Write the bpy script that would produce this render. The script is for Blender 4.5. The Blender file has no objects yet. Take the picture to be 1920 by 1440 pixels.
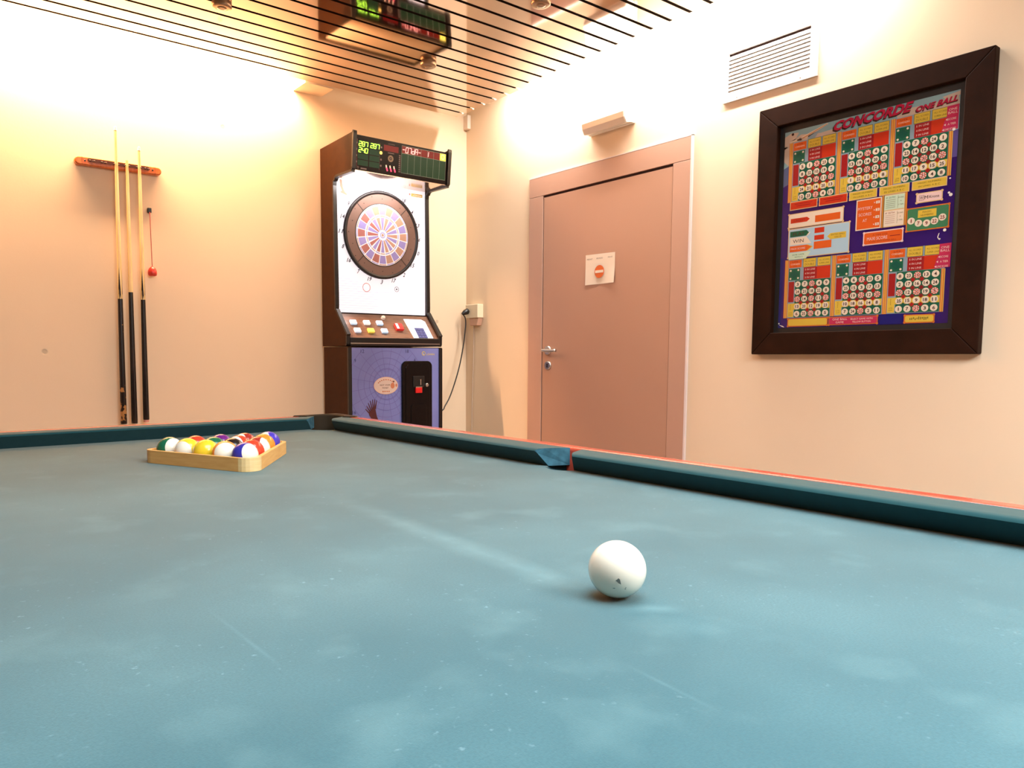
import bpy, math, random
from mathutils import Vector, Matrix
random.seed(7)
S = bpy.context.scene
COL = S.collection
PI = math.pi
sin, cos = math.sin, math.cos

# ------------------------------------------------------------------ room data (metres)
XW, YW = 3.05, 3.954          # right wall, back wall
XL, YF = -3.6, -5.5           # left wall, wall behind the camera
ZC = 2.512                    # underside of the slatted ceiling
ZT = 2.78                     # plaster slab above it
CLOTH = 0.80

# ------------------------------------------------------------------ materials
def lin(c):
    return tuple((v/12.92 if v <= .04045 else ((v+.055)/1.055)**2.4) for v in c)
def hexc(h):
    return lin(tuple(int(h[i:i+2], 16)/255 for i in (0, 2, 4)))
MATS = {}
def mat(name, col, rough=.5, metal=0., spec=.5, coat=0., emit=None, estr=0., noise=None, bump=None, sheen=0., sheen_tint=None):
    if name in MATS: return MATS[name]
    m = bpy.data.materials.new(name); m.use_nodes = True
    nt = m.node_tree; b = nt.nodes['Principled BSDF']
    c = hexc(col) if isinstance(col, str) else col
    b.inputs['Base Color'].default_value = (*c, 1)
    b.inputs['Roughness'].default_value = rough
    b.inputs['Metallic'].default_value = metal
    b.inputs['Specular IOR Level'].default_value = spec
    b.inputs['Coat Weight'].default_value = coat
    b.inputs['Coat Roughness'].default_value = .05
    if sheen:
        b.inputs['Sheen Weight'].default_value = sheen
        b.inputs['Sheen Roughness'].default_value = .4
        if sheen_tint: b.inputs['Sheen Tint'].default_value = (*sheen_tint, 1)
    if emit:
        e = hexc(emit) if isinstance(emit, str) else emit
        b.inputs['Emission Color'].default_value = (*e, 1)
        b.inputs['Emission Strength'].default_value = estr
    geo = nt.nodes.new('ShaderNodeNewGeometry')
    if noise:                       # (scale, amount, stretch) value variation
        sc, am, st = noise
        mp = nt.nodes.new('ShaderNodeMapping'); mp.inputs['Scale'].default_value = st
        nt.links.new(geo.outputs['Position'], mp.inputs['Vector'])
        n = nt.nodes.new('ShaderNodeTexNoise'); n.inputs['Scale'].default_value = sc; n.inputs['Detail'].default_value = 5
        nt.links.new(mp.outputs['Vector'], n.inputs['Vector'])
        r = nt.nodes.new('ShaderNodeMapRange')
        r.inputs['From Min'].default_value = .25; r.inputs['From Max'].default_value = .75
        r.inputs['To Min'].default_value = 1-am; r.inputs['To Max'].default_value = 1+am
        nt.links.new(n.outputs['Fac'], r.inputs['Value'])
        mx = nt.nodes.new('ShaderNodeVectorMath'); mx.operation = 'SCALE'
        mx.inputs[0].default_value = c
        nt.links.new(r.outputs['Result'], mx.inputs['Scale'])
        nt.links.new(mx.outputs['Vector'], b.inputs['Base Color'])
    if bump:
        sc, st = bump
        n = nt.nodes.new('ShaderNodeTexNoise'); n.inputs['Scale'].default_value = sc; n.inputs['Detail'].default_value = 4
        nt.links.new(geo.outputs['Position'], n.inputs['Vector'])
        bp = nt.nodes.new('ShaderNodeBump'); bp.inputs['Strength'].default_value = st; bp.inputs['Distance'].default_value = .002
        nt.links.new(n.outputs['Fac'], bp.inputs['Height'])
        nt.links.new(bp.outputs['Normal'], b.inputs['Normal'])
    MATS[name] = m
    return m

def wall_material():
    m = mat('painted_concrete', (.72, .56, .40), .75, spec=.25)
    nt = m.node_tree; b = nt.nodes['Principled BSDF']
    geo = nt.nodes.new('ShaderNodeNewGeometry')
    n1 = nt.nodes.new('ShaderNodeTexNoise'); n1.inputs['Scale'].default_value = 1.3; n1.inputs['Detail'].default_value = 6
    n2 = nt.nodes.new('ShaderNodeTexNoise'); n2.inputs['Scale'].default_value = 140; n2.inputs['Detail'].default_value = 3
    vo = nt.nodes.new('ShaderNodeTexVoronoi'); vo.inputs['Scale'].default_value = 3.2
    for n in (n1, n2, vo): nt.links.new(geo.outputs['Position'], n.inputs['Vector'])
    pit = nt.nodes.new('ShaderNodeMapRange'); pit.inputs['From Min'].default_value = .03; pit.inputs['From Max'].default_value = .05
    nt.links.new(vo.outputs['Distance'], pit.inputs['Value'])
    r = nt.nodes.new('ShaderNodeMapRange'); r.inputs['From Min'].default_value = .3; r.inputs['From Max'].default_value = .7
    r.inputs['To Min'].default_value = .965; r.inputs['To Max'].default_value = 1.03
    nt.links.new(n1.outputs['Fac'], r.inputs['Value'])
    r2 = nt.nodes.new('ShaderNodeMapRange'); r2.inputs['To Min'].default_value = .75; r2.inputs['To Max'].default_value = 1
    nt.links.new(pit.outputs['Result'], r2.inputs['Value'])
    mu = nt.nodes.new('ShaderNodeMath'); mu.operation = 'MULTIPLY'
    nt.links.new(r.outputs['Result'], mu.inputs[0]); nt.links.new(r2.outputs['Result'], mu.inputs[1])
    sc = nt.nodes.new('ShaderNodeVectorMath'); sc.operation = 'SCALE'; sc.inputs[0].default_value = (.82, .635, .450)
    nt.links.new(mu.outputs[0], sc.inputs['Scale']); nt.links.new(sc.outputs['Vector'], b.inputs['Base Color'])
    add = nt.nodes.new('ShaderNodeMath'); add.operation = 'MULTIPLY_ADD'; add.inputs[1].default_value = .25
    nt.links.new(n2.outputs['Fac'], add.inputs[0]); nt.links.new(pit.outputs['Result'], add.inputs[2])
    bp = nt.nodes.new('ShaderNodeBump'); bp.inputs['Strength'].default_value = .22; bp.inputs['Distance'].default_value = .003
    nt.links.new(add.outputs[0], bp.inputs['Height']); nt.links.new(bp.outputs['Normal'], b.inputs['Normal'])
    return m

def cloth_material():
    base = (.042, .128, .156)
    m = mat('baize', base, .85, spec=.15, sheen=.42, sheen_tint=(1, .80, .50))  # warm sheen tint paints in wall light glancing off the far cloth
    nt = m.node_tree; b = nt.nodes['Principled BSDF']; L = nt.links
    geo = nt.nodes.new('ShaderNodeNewGeometry')
    def noise(scale, det=5):
        n = nt.nodes.new('ShaderNodeTexNoise'); n.inputs['Scale'].default_value = scale; n.inputs['Detail'].default_value = det
        L.new(geo.outputs['Position'], n.inputs['Vector']); return n.outputs['Fac']
    def mr(v, a, bb, c, d):
        r = nt.nodes.new('ShaderNodeMapRange'); r.inputs['From Min'].default_value = a; r.inputs['From Max'].default_value = bb
        r.inputs['To Min'].default_value = c; r.inputs['To Max'].default_value = d; L.new(v, r.inputs['Value']); return r.outputs['Result']
    def ma(op, a, bb):
        q = nt.nodes.new('ShaderNodeMath'); q.operation = op
        for i, v in enumerate((a, bb)):
            if isinstance(v, (int, float)): q.inputs[i].default_value = v
            else: L.new(v, q.inputs[i])
        return q.outputs[0]
    def mixc(fac, col, c2):
        x = nt.nodes.new('ShaderNodeMix'); x.data_type = 'RGBA'
        L.new(fac, x.inputs['Factor']); 
        if isinstance(col, tuple): x.inputs['A'].default_value = (*col, 1)
        else: L.new(col, x.inputs['A'])
        x.inputs['B'].default_value = (*c2, 1); return x.outputs['Result']
    c = mixc(mr(noise(3.2, 8), .38, .64, 0, 1), base, (.066, .170, .200))       # worn patches
    c = mixc(mr(noise(420, 2), .35, .8, 0, .5), c, (.030, .093, .117))              # weave
    c = mixc(ma('MULTIPLY', mr(noise(130, 2), .66, .78, 0, .55), mr(noise(6, 3), .42, .62, 0, 1)), c, (.23, .37, .40))
    c = mixc(ma('MULTIPLY', mr(noise(11, 6), .55, .75, 0, .35), 1.), c, (.125, .245, .265))             # chalk specks
    # chalk streak left by the cue ball and the rubbed spot in front of it
    sep = nt.nodes.new('ShaderNodeSeparateXYZ'); L.new(geo.outputs['Position'], sep.inputs[0])
    def streak(p0, p1, w):
        dx, dy = p1[0]-p0[0], p1[1]-p0[1]; ln = math.hypot(dx, dy); dx /= ln; dy /= ln
        x = ma('SUBTRACT', sep.outputs[0], p0[0]); y = ma('SUBTRACT', sep.outputs[1], p0[1])
        t = ma('ADD', ma('MULTIPLY', x, dx), ma('MULTIPLY', y, dy))
        d = ma('ABSOLUTE', ma('SUBTRACT', ma('MULTIPLY', x, -dy), ma('MULTIPLY', y, -dx)), 0)
        e0 = mr(t, 0, ln*.6, 0, 1); e1 = mr(t, ln, ln+.03, 1, 0)
        return ma('MULTIPLY', ma('MULTIPLY', mr(d, 0, w, 1, 0), ma('MULTIPLY', e0, e1)), mr(noise(30), .3, .7, .45, 1))
    st = ma('MAXIMUM', streak((.588, 1.21), (.556, .535), .030), streak((.535, .470), (.572, .440), .016))
    st = ma('MAXIMUM', st, ma('MULTIPLY', ma('MAXIMUM', streak((.2255, .70), (.227, .555), .003), streak((.446, .375), (.439, .31), .003)), .6))
    c = mixc(ma('MULTIPLY', st, .34), c, (.185, .34, .365))
    L.new(c, b.inputs['Base Color'])
    bp = nt.nodes.new('ShaderNodeBump'); bp.inputs['Strength'].default_value = .25; bp.inputs['Distance'].default_value = .0008
    L.new(noise(900, 2), bp.inputs['Height']); L.new(bp.outputs['Normal'], b.inputs['Normal'])
    return m

def wood_material(name, c1, c2, rough, scale=(1, 12, 12), sc=6, coat=0.):
    m = mat(name, c1, rough, coat=coat)
    nt = m.node_tree; b = nt.nodes['Principled BSDF']; L = nt.links
    geo = nt.nodes.new('ShaderNodeNewGeometry')
    mp = nt.nodes.new('ShaderNodeMapping'); mp.inputs['Scale'].default_value = scale
    L.new(geo.outputs['Position'], mp.inputs['Vector'])
    n = nt.nodes.new('ShaderNodeTexNoise'); n.inputs['Scale'].default_value = sc; n.inputs['Detail'].default_value = 6
    L.new(mp.outputs['Vector'], n.inputs['Vector'])
    x = nt.nodes.new('ShaderNodeMix'); x.data_type = 'RGBA'
    r = nt.nodes.new('ShaderNodeMapRange'); r.inputs['From Min'].default_value = .3; r.inputs['From Max'].default_value = .7
    L.new(n.outputs['Fac'], r.inputs['Value']); L.new(r.outputs['Result'], x.inputs['Factor'])
    a1 = hexc(c1); a2 = hexc(c2)
    x.inputs['A'].default_value = (*a1, 1); x.inputs['B'].default_value = (*a2, 1)
    L.new(x.outputs['Result'], b.inputs['Base Color'])
    return m

M_wall = wall_material()
M_cloth = cloth_material()
M_black = mat('black_plastic', (.010, .008, .007), .35)
M_blackgloss = mat('black_gloss', (.004, .003, .003), .14, spec=.35)
M_white = mat('white_enamel', (.80, .76, .70), .35)
M_cream = mat('cream_plastic', (.80, .66, .46), .4)
M_silver = mat('brushed_steel', (.62, .58, .54), .28, metal=1.)
M_mirror = mat('polished_ceiling_metal', (.66, .54, .47), .06, metal=1.)
M_gap = mat('ceiling_shadow_gap', (.012, .006, .004), .9)
M_dark = mat('pocket_black', (.004, .004, .004), .9, spec=.1)

# ------------------------------------------------------------------ mesh builder
class Fr:                      # a local drawing frame: origin, right, up -> normal
    def __init__(s, o, a, b):
        s.o = Vector(o); s.a = Vector(a).normalized(); s.b = Vector(b).normalized(); s.n = s.a.cross(s.b)
    def p(s, u, v, h=0.): return s.o + s.a*u + s.b*v + s.n*h

WORLD = {}
class MB:
    def __init__(s): s.v = []; s.f = []; s.m = []; s.sm = []; s.ml = []
    def mi(s, m):
        if m not in s.ml: s.ml.append(m)
        return s.ml.index(m)
    def add(s, vs, fs, m, smooth=False):
        k = len(s.v); s.v += [Vector(p) for p in vs]; i = s.mi(m)
        for f in fs: s.f.append([k+j for j in f]); s.m.append(i); s.sm.append(smooth)
        return s
    def box(s, x0, x1, y0, y1, z0, z1, m):
        return s.add([(x0,y0,z0),(x1,y0,z0),(x1,y1,z0),(x0,y1,z0),(x0,y0,z1),(x1,y0,z1),(x1,y1,z1),(x0,y1,z1)],
                     [(0,3,2,1),(4,5,6,7),(0,1,5,4),(1,2,6,5),(2,3,7,6),(3,0,4,7)], m)
    def prism(s, fr, pts, h0, h1, m, smooth=False):
        n = len(pts); vs = [fr.p(u, v, h0) for u, v in pts]+[fr.p(u, v, h1) for u, v in pts]
        fs = [tuple(range(n-1, -1, -1)), tuple(range(n, 2*n))]
        s.add(vs, fs, m)
        k = len(s.v)-2*n; i = s.mi(m)
        for j in range(n):
            q = (j+1) % n; s.f.append([k+j, k+q, k+n+q, k+n+j]); s.m.append(i); s.sm.append(smooth)
        return s
    def fbox(s, fr, u0, u1, v0, v1, h0, h1, m):
        return s.prism(fr, [(u0,v0),(u1,v0),(u1,v1),(u0,v1)], h0, h1, m)
    def flat(s, fr, pts, h, m):
        return s.add([fr.p(u, v, h) for u, v in pts], [tuple(range(len(pts)))], m)
    def rect(s, fr, u0, u1, v0, v1, h, m):
        return s.flat(fr, [(u0,v0),(u1,v0),(u1,v1),(u0,v1)], h, m)
    def disc(s, fr, u, v, r, h, m, n=24, ry=None):
        ry = ry or r
        return s.flat(fr, [(u+r*cos(2*PI*i/n), v+ry*sin(2*PI*i/n)) for i in range(n)], h, m)
    def sector(s, fr, u, v, r0, r1, a0, a1, h, m, n=6):
        pts = [(u+r1*cos(a0+(a1-a0)*i/n), v+r1*sin(a0+(a1-a0)*i/n)) for i in range(n+1)]
        if r0 < 1e-6: pts.append((u, v))
        else: pts += [(u+r0*cos(a1-(a1-a0)*i/n), v+r0*sin(a1-(a1-a0)*i/n)) for i in range(n+1)]
        return s.flat(fr, pts, h, m)
    def ring(s, fr, u, v, r0, r1, h, m, n=48):
        vs = []; fs = []
        for i in range(n):
            a = 2*PI*i/n
            vs += [fr.p(u+r0*cos(a), v+r0*sin(a), h), fr.p(u+r1*cos(a), v+r1*sin(a), h)]
        for i in range(n):
            j = (i+1) % n; fs.append((2*i, 2*i+1, 2*j+1, 2*j))
        return s.add(vs, fs, m)
    def line(s, fr, p, q, w, h, m):
        dx, dy = q[0]-p[0], q[1]-p[1]; l = math.hypot(dx, dy) or 1; nx, ny = -dy/l*w/2, dx/l*w/2
        return s.flat(fr, [(p[0]-nx,p[1]-ny),(q[0]-nx,q[1]-ny),(q[0]+nx,q[1]+ny),(p[0]+nx,p[1]+ny)], h, m)
    def lathe(s, o, axis, prof, m, n=24, caps=True, smooth=True):    # prof: (radius, distance along axis)
        ax = Vector(axis).normalized(); t = Vector((1,0,0)) if abs(ax.x) < .8 else Vector((0,1,0))
        a = ax.cross(t).normalized(); b = ax.cross(a); o = Vector(o)
        vs = []; fs = []
        for r, d in prof:
            for i in range(n):
                an = 2*PI*i/n; vs.append(o+ax*d+a*r*cos(an)+b*r*sin(an))
        for k in range(len(prof)-1):
            for i in range(n):
                j = (i+1) % n; fs.append((k*n+i, k*n+j, (k+1)*n+j, (k+1)*n+i))
        s.add(vs, fs, m, smooth)
        if caps:
            q = len(prof)-1
            s.add([vs[i] for i in range(n)], [tuple(range(n-1,-1,-1))], m)
            s.add([vs[q*n+i] for i in range(n)], [tuple(range(n))], m)
        return s
    def cyl(s, p, q, r0, r1, m, n=20):
        p = Vector(p); q = Vector(q); d = q-p
        return s.lathe(p, d, [(r0, 0), (r1, d.length)], m, n)
    def tube(s, pts, r, m, n=8, sub=6):
        P = [Vector(p) for p in pts]; c = []
        for i in range(len(P)-1):
            p0 = P[max(i-1,0)]; p1 = P[i]; p2 = P[i+1]; p3 = P[min(i+2,len(P)-1)]
            for k in range(sub):
                t = k/sub
                c.append(.5*((2*p1)+(p2-p0)*t+(2*p0-5*p1+4*p2-p3)*t*t+(3*p1-p0-3*p2+p3)*t**3))
        c.append(P[-1]); vs = []; fs = []
        nrm = None
        for i, q in enumerate(c):
            d = (c[min(i+1,len(c)-1)]-c[max(i-1,0)]).normalized()
            if nrm is None: nrm = d.orthogonal().normalized()
            nrm = (nrm-d*nrm.dot(d)).normalized(); b = d.cross(nrm)
            for k in range(n): vs.append(q+nrm*r*cos(2*PI*k/n)+b*r*sin(2*PI*k/n))
        for i in range(len(c)-1):
            for k in range(n):
                j = (k+1) % n; fs.append((i*n+k, i*n+j, (i+1)*n+j, (i+1)*n+k))
        fs += [tuple(range(n-1,-1,-1)), tuple(range((len(c)-1)*n, len(c)*n))]
        return s.add(vs, fs, m, True)
    def sphere(s, c, r, matfn, nu=40, nv=24, pole=(0,0,1)):
        c = Vector(c); pz = Vector(pole).normalized(); px = pz.orthogonal().normalized(); py = pz.cross(px)
        base = len(s.v); dirs = []
        for i in range(nv+1):
            th = PI*i/nv
            for j in range(nu):
                ph = 2*PI*j/nu; d = px*(sin(th)*cos(ph))+py*(sin(th)*sin(ph))+pz*cos(th); dirs.append(d); s.v.append(c+d*r)
        for i in range(nv):
            for j in range(nu):
                q = (j+1) % nu; idx = [i*nu+j, (i+1)*nu+j, (i+1)*nu+q, i*nu+q]
                if i == 0: idx = [i*nu+j, (i+1)*nu+j, (i+1)*nu+q]
                if i == nv-1: idx = [i*nu+j, (i+1)*nu+j, i*nu+q]
                dm = sum((dirs[k] for k in idx), Vector()).normalized()
                s.f.append([base+k for k in idx]); s.m.append(s.mi(matfn(dm))); s.sm.append(True)
        return s
    def text(s, fr, txt, u, v, w, h, hh, m, slant=0., bold=.0):
        vs, fs = glyphs(txt, bold)
        s.add([fr.p(u+(x-.5)*w+slant*(y-.5)*h, v+(y-.5)*h, hh) for x, y in vs], fs, m)
        return s
    def build(s, name, parent=None, origin=None, bevel=0., seg=2):
        o0 = Vector(origin) if origin is not None else (WORLD[parent] if parent else Vector((0,0,0)))
        me = bpy.data.meshes.new(name)
        me.from_pydata([p-o0 for p in s.v], [], s.f)
        for m in s.ml: me.materials.append(m)
        me.polygons.foreach_set('material_index', s.m); me.polygons.foreach_set('use_smooth', s.sm)
        me.update()
        o = bpy.data.objects.new(name, me); COL.objects.link(o)
        if parent:
            o.parent = parent; o.location = o0-WORLD[parent]
        else: o.location = o0
        WORLD[o] = o0
        if bevel:
            md = o.modifiers.new('bevel', 'BEVEL'); md.width = bevel; md.segments = seg; md.limit_method = 'ANGLE'; md.angle_limit = math.radians(40)
        return o

GL = {}
def glyphs(t, bold=.0):
    if (t, bold) in GL: return GL[(t, bold)]
    cu = bpy.data.curves.new('tmp_text', 'FONT'); cu.body = t; cu.resolution_u = 2; cu.fill_mode = 'FRONT'; cu.offset = bold
    ob = bpy.data.objects.new('tmp_text', cu); COL.objects.link(ob)
    bpy.context.view_layer.update()
    me = bpy.data.meshes.new_from_object(ob.evaluated_get(bpy.context.evaluated_depsgraph_get()))
    vs = [(p.co.x, p.co.y) for p in me.vertices]; fs = [tuple(p.vertices) for p in me.polygons]
    bpy.data.objects.remove(ob); bpy.data.curves.remove(cu); bpy.data.meshes.remove(me)
    x0 = min(p[0] for p in vs); x1 = max(p[0] for p in vs); y0 = min(p[1] for p in vs); y1 = max(p[1] for p in vs)
    GL[(t, bold)] = ([((x-x0)/(x1-x0), (y-y0)/(y1-y0)) for x, y in vs], fs)
    return GL[(t, bold)]

def thing(name, loc, label, cat, group=None):
    o = bpy.data.objects.new(name, None); COL.objects.link(o); o.location = loc; o.empty_display_size = .05
    WORLD[o] = Vector(loc); tag(o, label, cat, group); return o
def tag(o, label, cat, group=None):
    o['label'] = label; o['category'] = cat
    if group: o['group'] = group
    return o
def struct(o): o['kind'] = 'structure'; return o

# ------------------------------------------------------------------ the room
def room():
    M_floor = mat('floor_tiles', (.30, .22, .16), .5, noise=(3, .12, (1,1,1)))
    M_slab = mat('plaster_slab', (.75, .68, .58), .8)
    struct(MB().box(XL-.1, XW+.1, YF-.1, YW+.1, -.1, 0, M_floor).build('floor'))
    struct(MB().box(XL-.1, XW+.1, YW, YW+.1, 0, ZT, M_wall).build('wall_back'))
    struct(MB().box(XW, XW+.1, YF-.1, YW, 0, ZT, M_wall).build('wall_right'))
    struct(MB().box(XL-.1, XL, YF-.1, YW, 0, ZT, M_wall).build('wall_left'))
    struct(MB().box(XL, XW, YF-.1, YF, 0, ZT, M_wall).build('wall_front'))
    # ceiling: polished metal strips with open joints under a dark carrier, plaster slab on top
    b = MB()
    pitch = .1029; gap = .0175; y = 3.705
    xe = 2.842
    b.box(XL, xe, y+gap/2, 3.785, ZC, ZC+.012, M_mirror)
    edges = []
    while y > YF:
        y2 = y-pitch
        edges.append((max(y2+gap/2, YF), y-gap/2)); y = y2
    for a, c in edges:
        if c <= a: continue
        b.box(XL, xe, a, c, ZC, ZC+.012, M_mirror)
    b.box(XL, xe-.012, YF, 3.780, ZC+.014, ZC+.020, M_gap)
    b.box(XL-.1, XW+.1, YF-.1, YW+.1, ZT, ZT+.1, M_slab)
    struct(b.build('ceiling'))
    # box at the end of the light strip in the gap above the dart machine
    t = MB().box(1.835, 2.005, 3.800, YW, ZC-.004, ZT, mat('light_end_box', (.75, .62, .48), .5))
    struct(t.build('trim_1'))
    t = MB().box(XW-.026, XW, 3.908, YW, 2.505, 2.592, mat('trunking_white', (.80, .66, .54), .45))
    tag(t.build('junction_box', bevel=.004), 'small white box in the room corner right under the ceiling', 'box')

# ------------------------------------------------------------------ pool table
NX0, NX1, NY0, NY1 = .018, 1.112, .085, 2.215      # cushion noses
YM = 1.137
def pool_table():
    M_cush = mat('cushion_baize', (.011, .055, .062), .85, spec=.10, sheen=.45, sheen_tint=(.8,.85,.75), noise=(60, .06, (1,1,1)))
    root = thing('pool_table', (.565, YM, 0), 'pool table with worn teal cloth, dark pockets and thin red wooden rails', 'table')
    M_red = mat('red_rail_laminate', (.62, .085, .045), .25, coat=.3, noise=(7, .25, (1, 6, 6)))
    M_cab = mat('cabinet_brown', (.10, .035, .018), .4)
    B = .075; W = .038
    bx0, bx1, by0, by1 = NX0-B, NX1+B, NY0-B, NY1+B
    # bed with pocket mouths cut out
    RC, RS = .058, .046
    cc = {'a': (bx0+.052, by0+.052), 'b': (bx1-.052, by0+.052), 'c': (bx1-.052, by1-.050), 'd': (bx0+.052, by1-.050)}
    sc = {'r': (NX1+.043, YM), 'l': (NX0-.043, YM)}
    def arc(c, r, a0, a1, n=16):
        return [(c[0]+r*cos(math.radians(a0+(a1-a0)*i/n)), c[1]+r*sin(math.radians(a0+(a1-a0)*i/n))) for i in range(n+1)]
    e = .0
    def side(c, r, xedge, sgn):
        dx = abs(xedge-c[0]); a = math.degrees(math.acos(dx/r))
        return arc(c, r, -a, -(360-a)) if sgn > 0 else arc(c, r, 180-a, 180-a-(360-2*a))
    def corner(c, r, ex, ey, start):
        dx = abs(ex-c[0]); dy = abs(ey-c[1]); a = math.degrees(math.acos(dx/r)); g = math.degrees(math.asin(dy/r))
        return a, g
    pts = []
    # walk counter-clockwise from the near-left corner
    def add_corner(c, ex, ey, a_in, a_out):
        pts.extend(arc(c, RC, a_in, a_out, 18))
    ac = math.degrees(math.acos(.052/RC)); 
    add_corner(cc['a'], bx0, by0, 180-ac, -90+ac-0)           # enters on left edge, leaves on near edge (clockwise, through the bed side)
    add_corner(cc['b'], bx1, by0, 270-ac, ac)
    pts.extend(side(sc['r'], RS, bx1, 1))
    ad = math.degrees(math.acos(.050/RC))
    add_corner(cc['c'], bx1, by1, 360-ac, 90+ad)
    add_corner(cc['d'], bx0, by1, 90-ad, -180+ac)
    pts.extend(side(sc['l'], RS, bx0, -1))
    fr = Fr((0,0,CLOTH), (1,0,0), (0,1,0))
    MB().prism(fr, pts, -.03, 0, M_cloth).build('bed_cloth', root)
    # cushions: profile (distance behind nose, height)
    prof = [(.0, .8335), (.0018, .8365), (.007, .8385), (.018, .8393), (B, .8385), (B, CLOTH), (.027, CLOTH), (.004, .829)]
    def cushion(kind, n0, n1, b0, b1, kr=(0,0)):
        vs = []; fs = []; k = len(prof)
        stations = [(0., 0), (1., 1)]
        N = 10
        for i in range(N+1):
            t = i/N
            for d, z in prof:
                f = min(d/B, 1.)**.75
                s0 = n0+(b0-n0)*f; s1 = n1+(b1-n1)*f; q = s0+(s1-s0)*t
                if kind == 'r': vs.append((NX1+d, q, z))
                elif kind == 'l': vs.append((NX0-d, q, z))
                elif kind == 'f': vs.append((q, NY1+d, z))
                else: vs.append((q, NY0-d, z))
        for i in range(N):
            for j in range(k):
                q = (j+1) % k; f = (i*k+j, i*k+q, (i+1)*k+q, (i+1)*k+j)
                fs.append(f if kind in ('r', 'n') else f[::-1])
        ends = [tuple(range(k)), tuple(range(N*k, (N+1)*k))]
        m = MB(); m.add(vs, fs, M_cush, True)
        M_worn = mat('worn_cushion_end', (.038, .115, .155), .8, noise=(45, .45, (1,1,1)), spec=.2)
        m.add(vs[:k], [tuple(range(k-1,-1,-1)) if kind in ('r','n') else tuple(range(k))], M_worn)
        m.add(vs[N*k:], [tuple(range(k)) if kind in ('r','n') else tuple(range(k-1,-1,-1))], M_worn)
        o = m.build('cushion', root)
        md = o.modifiers.new('edge', 'EDGE_SPLIT'); md.split_angle = math.radians(38)
        return o
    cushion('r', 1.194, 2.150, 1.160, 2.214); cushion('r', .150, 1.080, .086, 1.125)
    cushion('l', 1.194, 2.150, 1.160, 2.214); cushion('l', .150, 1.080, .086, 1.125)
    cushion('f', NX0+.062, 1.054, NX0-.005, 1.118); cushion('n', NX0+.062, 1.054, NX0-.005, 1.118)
    # wooden rails
    z0, z1 = .68, .8395
    for nm, q in (('r', (bx1, bx1+W, by0+.09, by1-.085)), ('l', (bx0-W, bx0, by0+.09, by1-.085)),
                  ('f', (bx0+.085, bx1-.085, by1, by1+W*.8)), ('n', (bx0+.085, bx1-.085, by0-W, by0))):
        MB().box(*q, z0, z1, M_red).build('rail', root, bevel=.007, seg=3)
    M_strip = mat('rail_edge_strip', (.75, .62, .55), .25, metal=.5)
    MB().box(bx1+W+.0002, bx1+W+.004, by0+.09, by1-.085, .815, .8345, M_strip).build('trim_strip', root)
    # corner pockets
    M_leather = mat('pocket_rubber', (.034, .020, .009), .6, spec=.2)
    for key, sx, sy in (('a',-1,-1),('b',1,-1),('c',1,1),('d',-1,1)):
        c = cc[key]; X = W+.052; Y = .050+W*.8
        m = MB(); n = 26; vs = []; fs = []
        for i in range(n+1):
            a = math.radians(-52+(194)*i/n); ca, sa = cos(a), sin(a)
            r = .060
            # rounded-square outside
            t = min((X/ca if ca > .01 else 9), (Y/sa if sa > .01 else 9))
            t = min(t, .112); t = max(t, r+.012)
            for rr, z in ((r, .70), (r, .838), (r+.004, .8425), (t-.006, .8425), (t, .838), (t, .70)):
                vs.append((c[0]+sx*rr*ca, c[1]+sy*rr*sa, z))
        for i in range(n):
            for j in range(5):
                f = (i*6+j, i*6+j+1, (i+1)*6+j+1, (i+1)*6+j); fs.append(f if sx*sy > 0 else f[::-1])
        fs += [tuple(range(6)), tuple(range(n*6, n*6+6))]
        m.add(vs, fs, M_leather, True)
        fr2 = Fr((c[0], c[1], .70), (1,0,0), (0,1,0))
        m.disc(fr2, 0, 0, .061, -.005, M_dark, 28)
        o = m.build('corner_pocket', root); md = o.modifiers.new('edge', 'EDGE_SPLIT'); md.split_angle = math.radians(35)
    for key in ('r', 'l'):
        c = sc[key]; m = MB()
        m.lathe((c[0], c[1], .70), (0,0,1), [(RS-.001, 0), (RS-.001, .072)], M_dark, 28, caps=False)
        m.disc(Fr((c[0], c[1], .70), (1,0,0), (0,1,0)), 0, 0, RS, 0, M_dark, 28)
        m.build('side_pocket', root)
    MB().box(bx0-.02, bx1+.02, by0-.02, by1+.02, .44, .68, M_cab).build('cabinet', root)
    for x in (bx0+.03, bx1-.15):
        for y in (by0+.05, by1-.17):
            MB().box(x, x+.12, y, y+.12, 0, .44, M_cab).build('leg', root)

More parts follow.
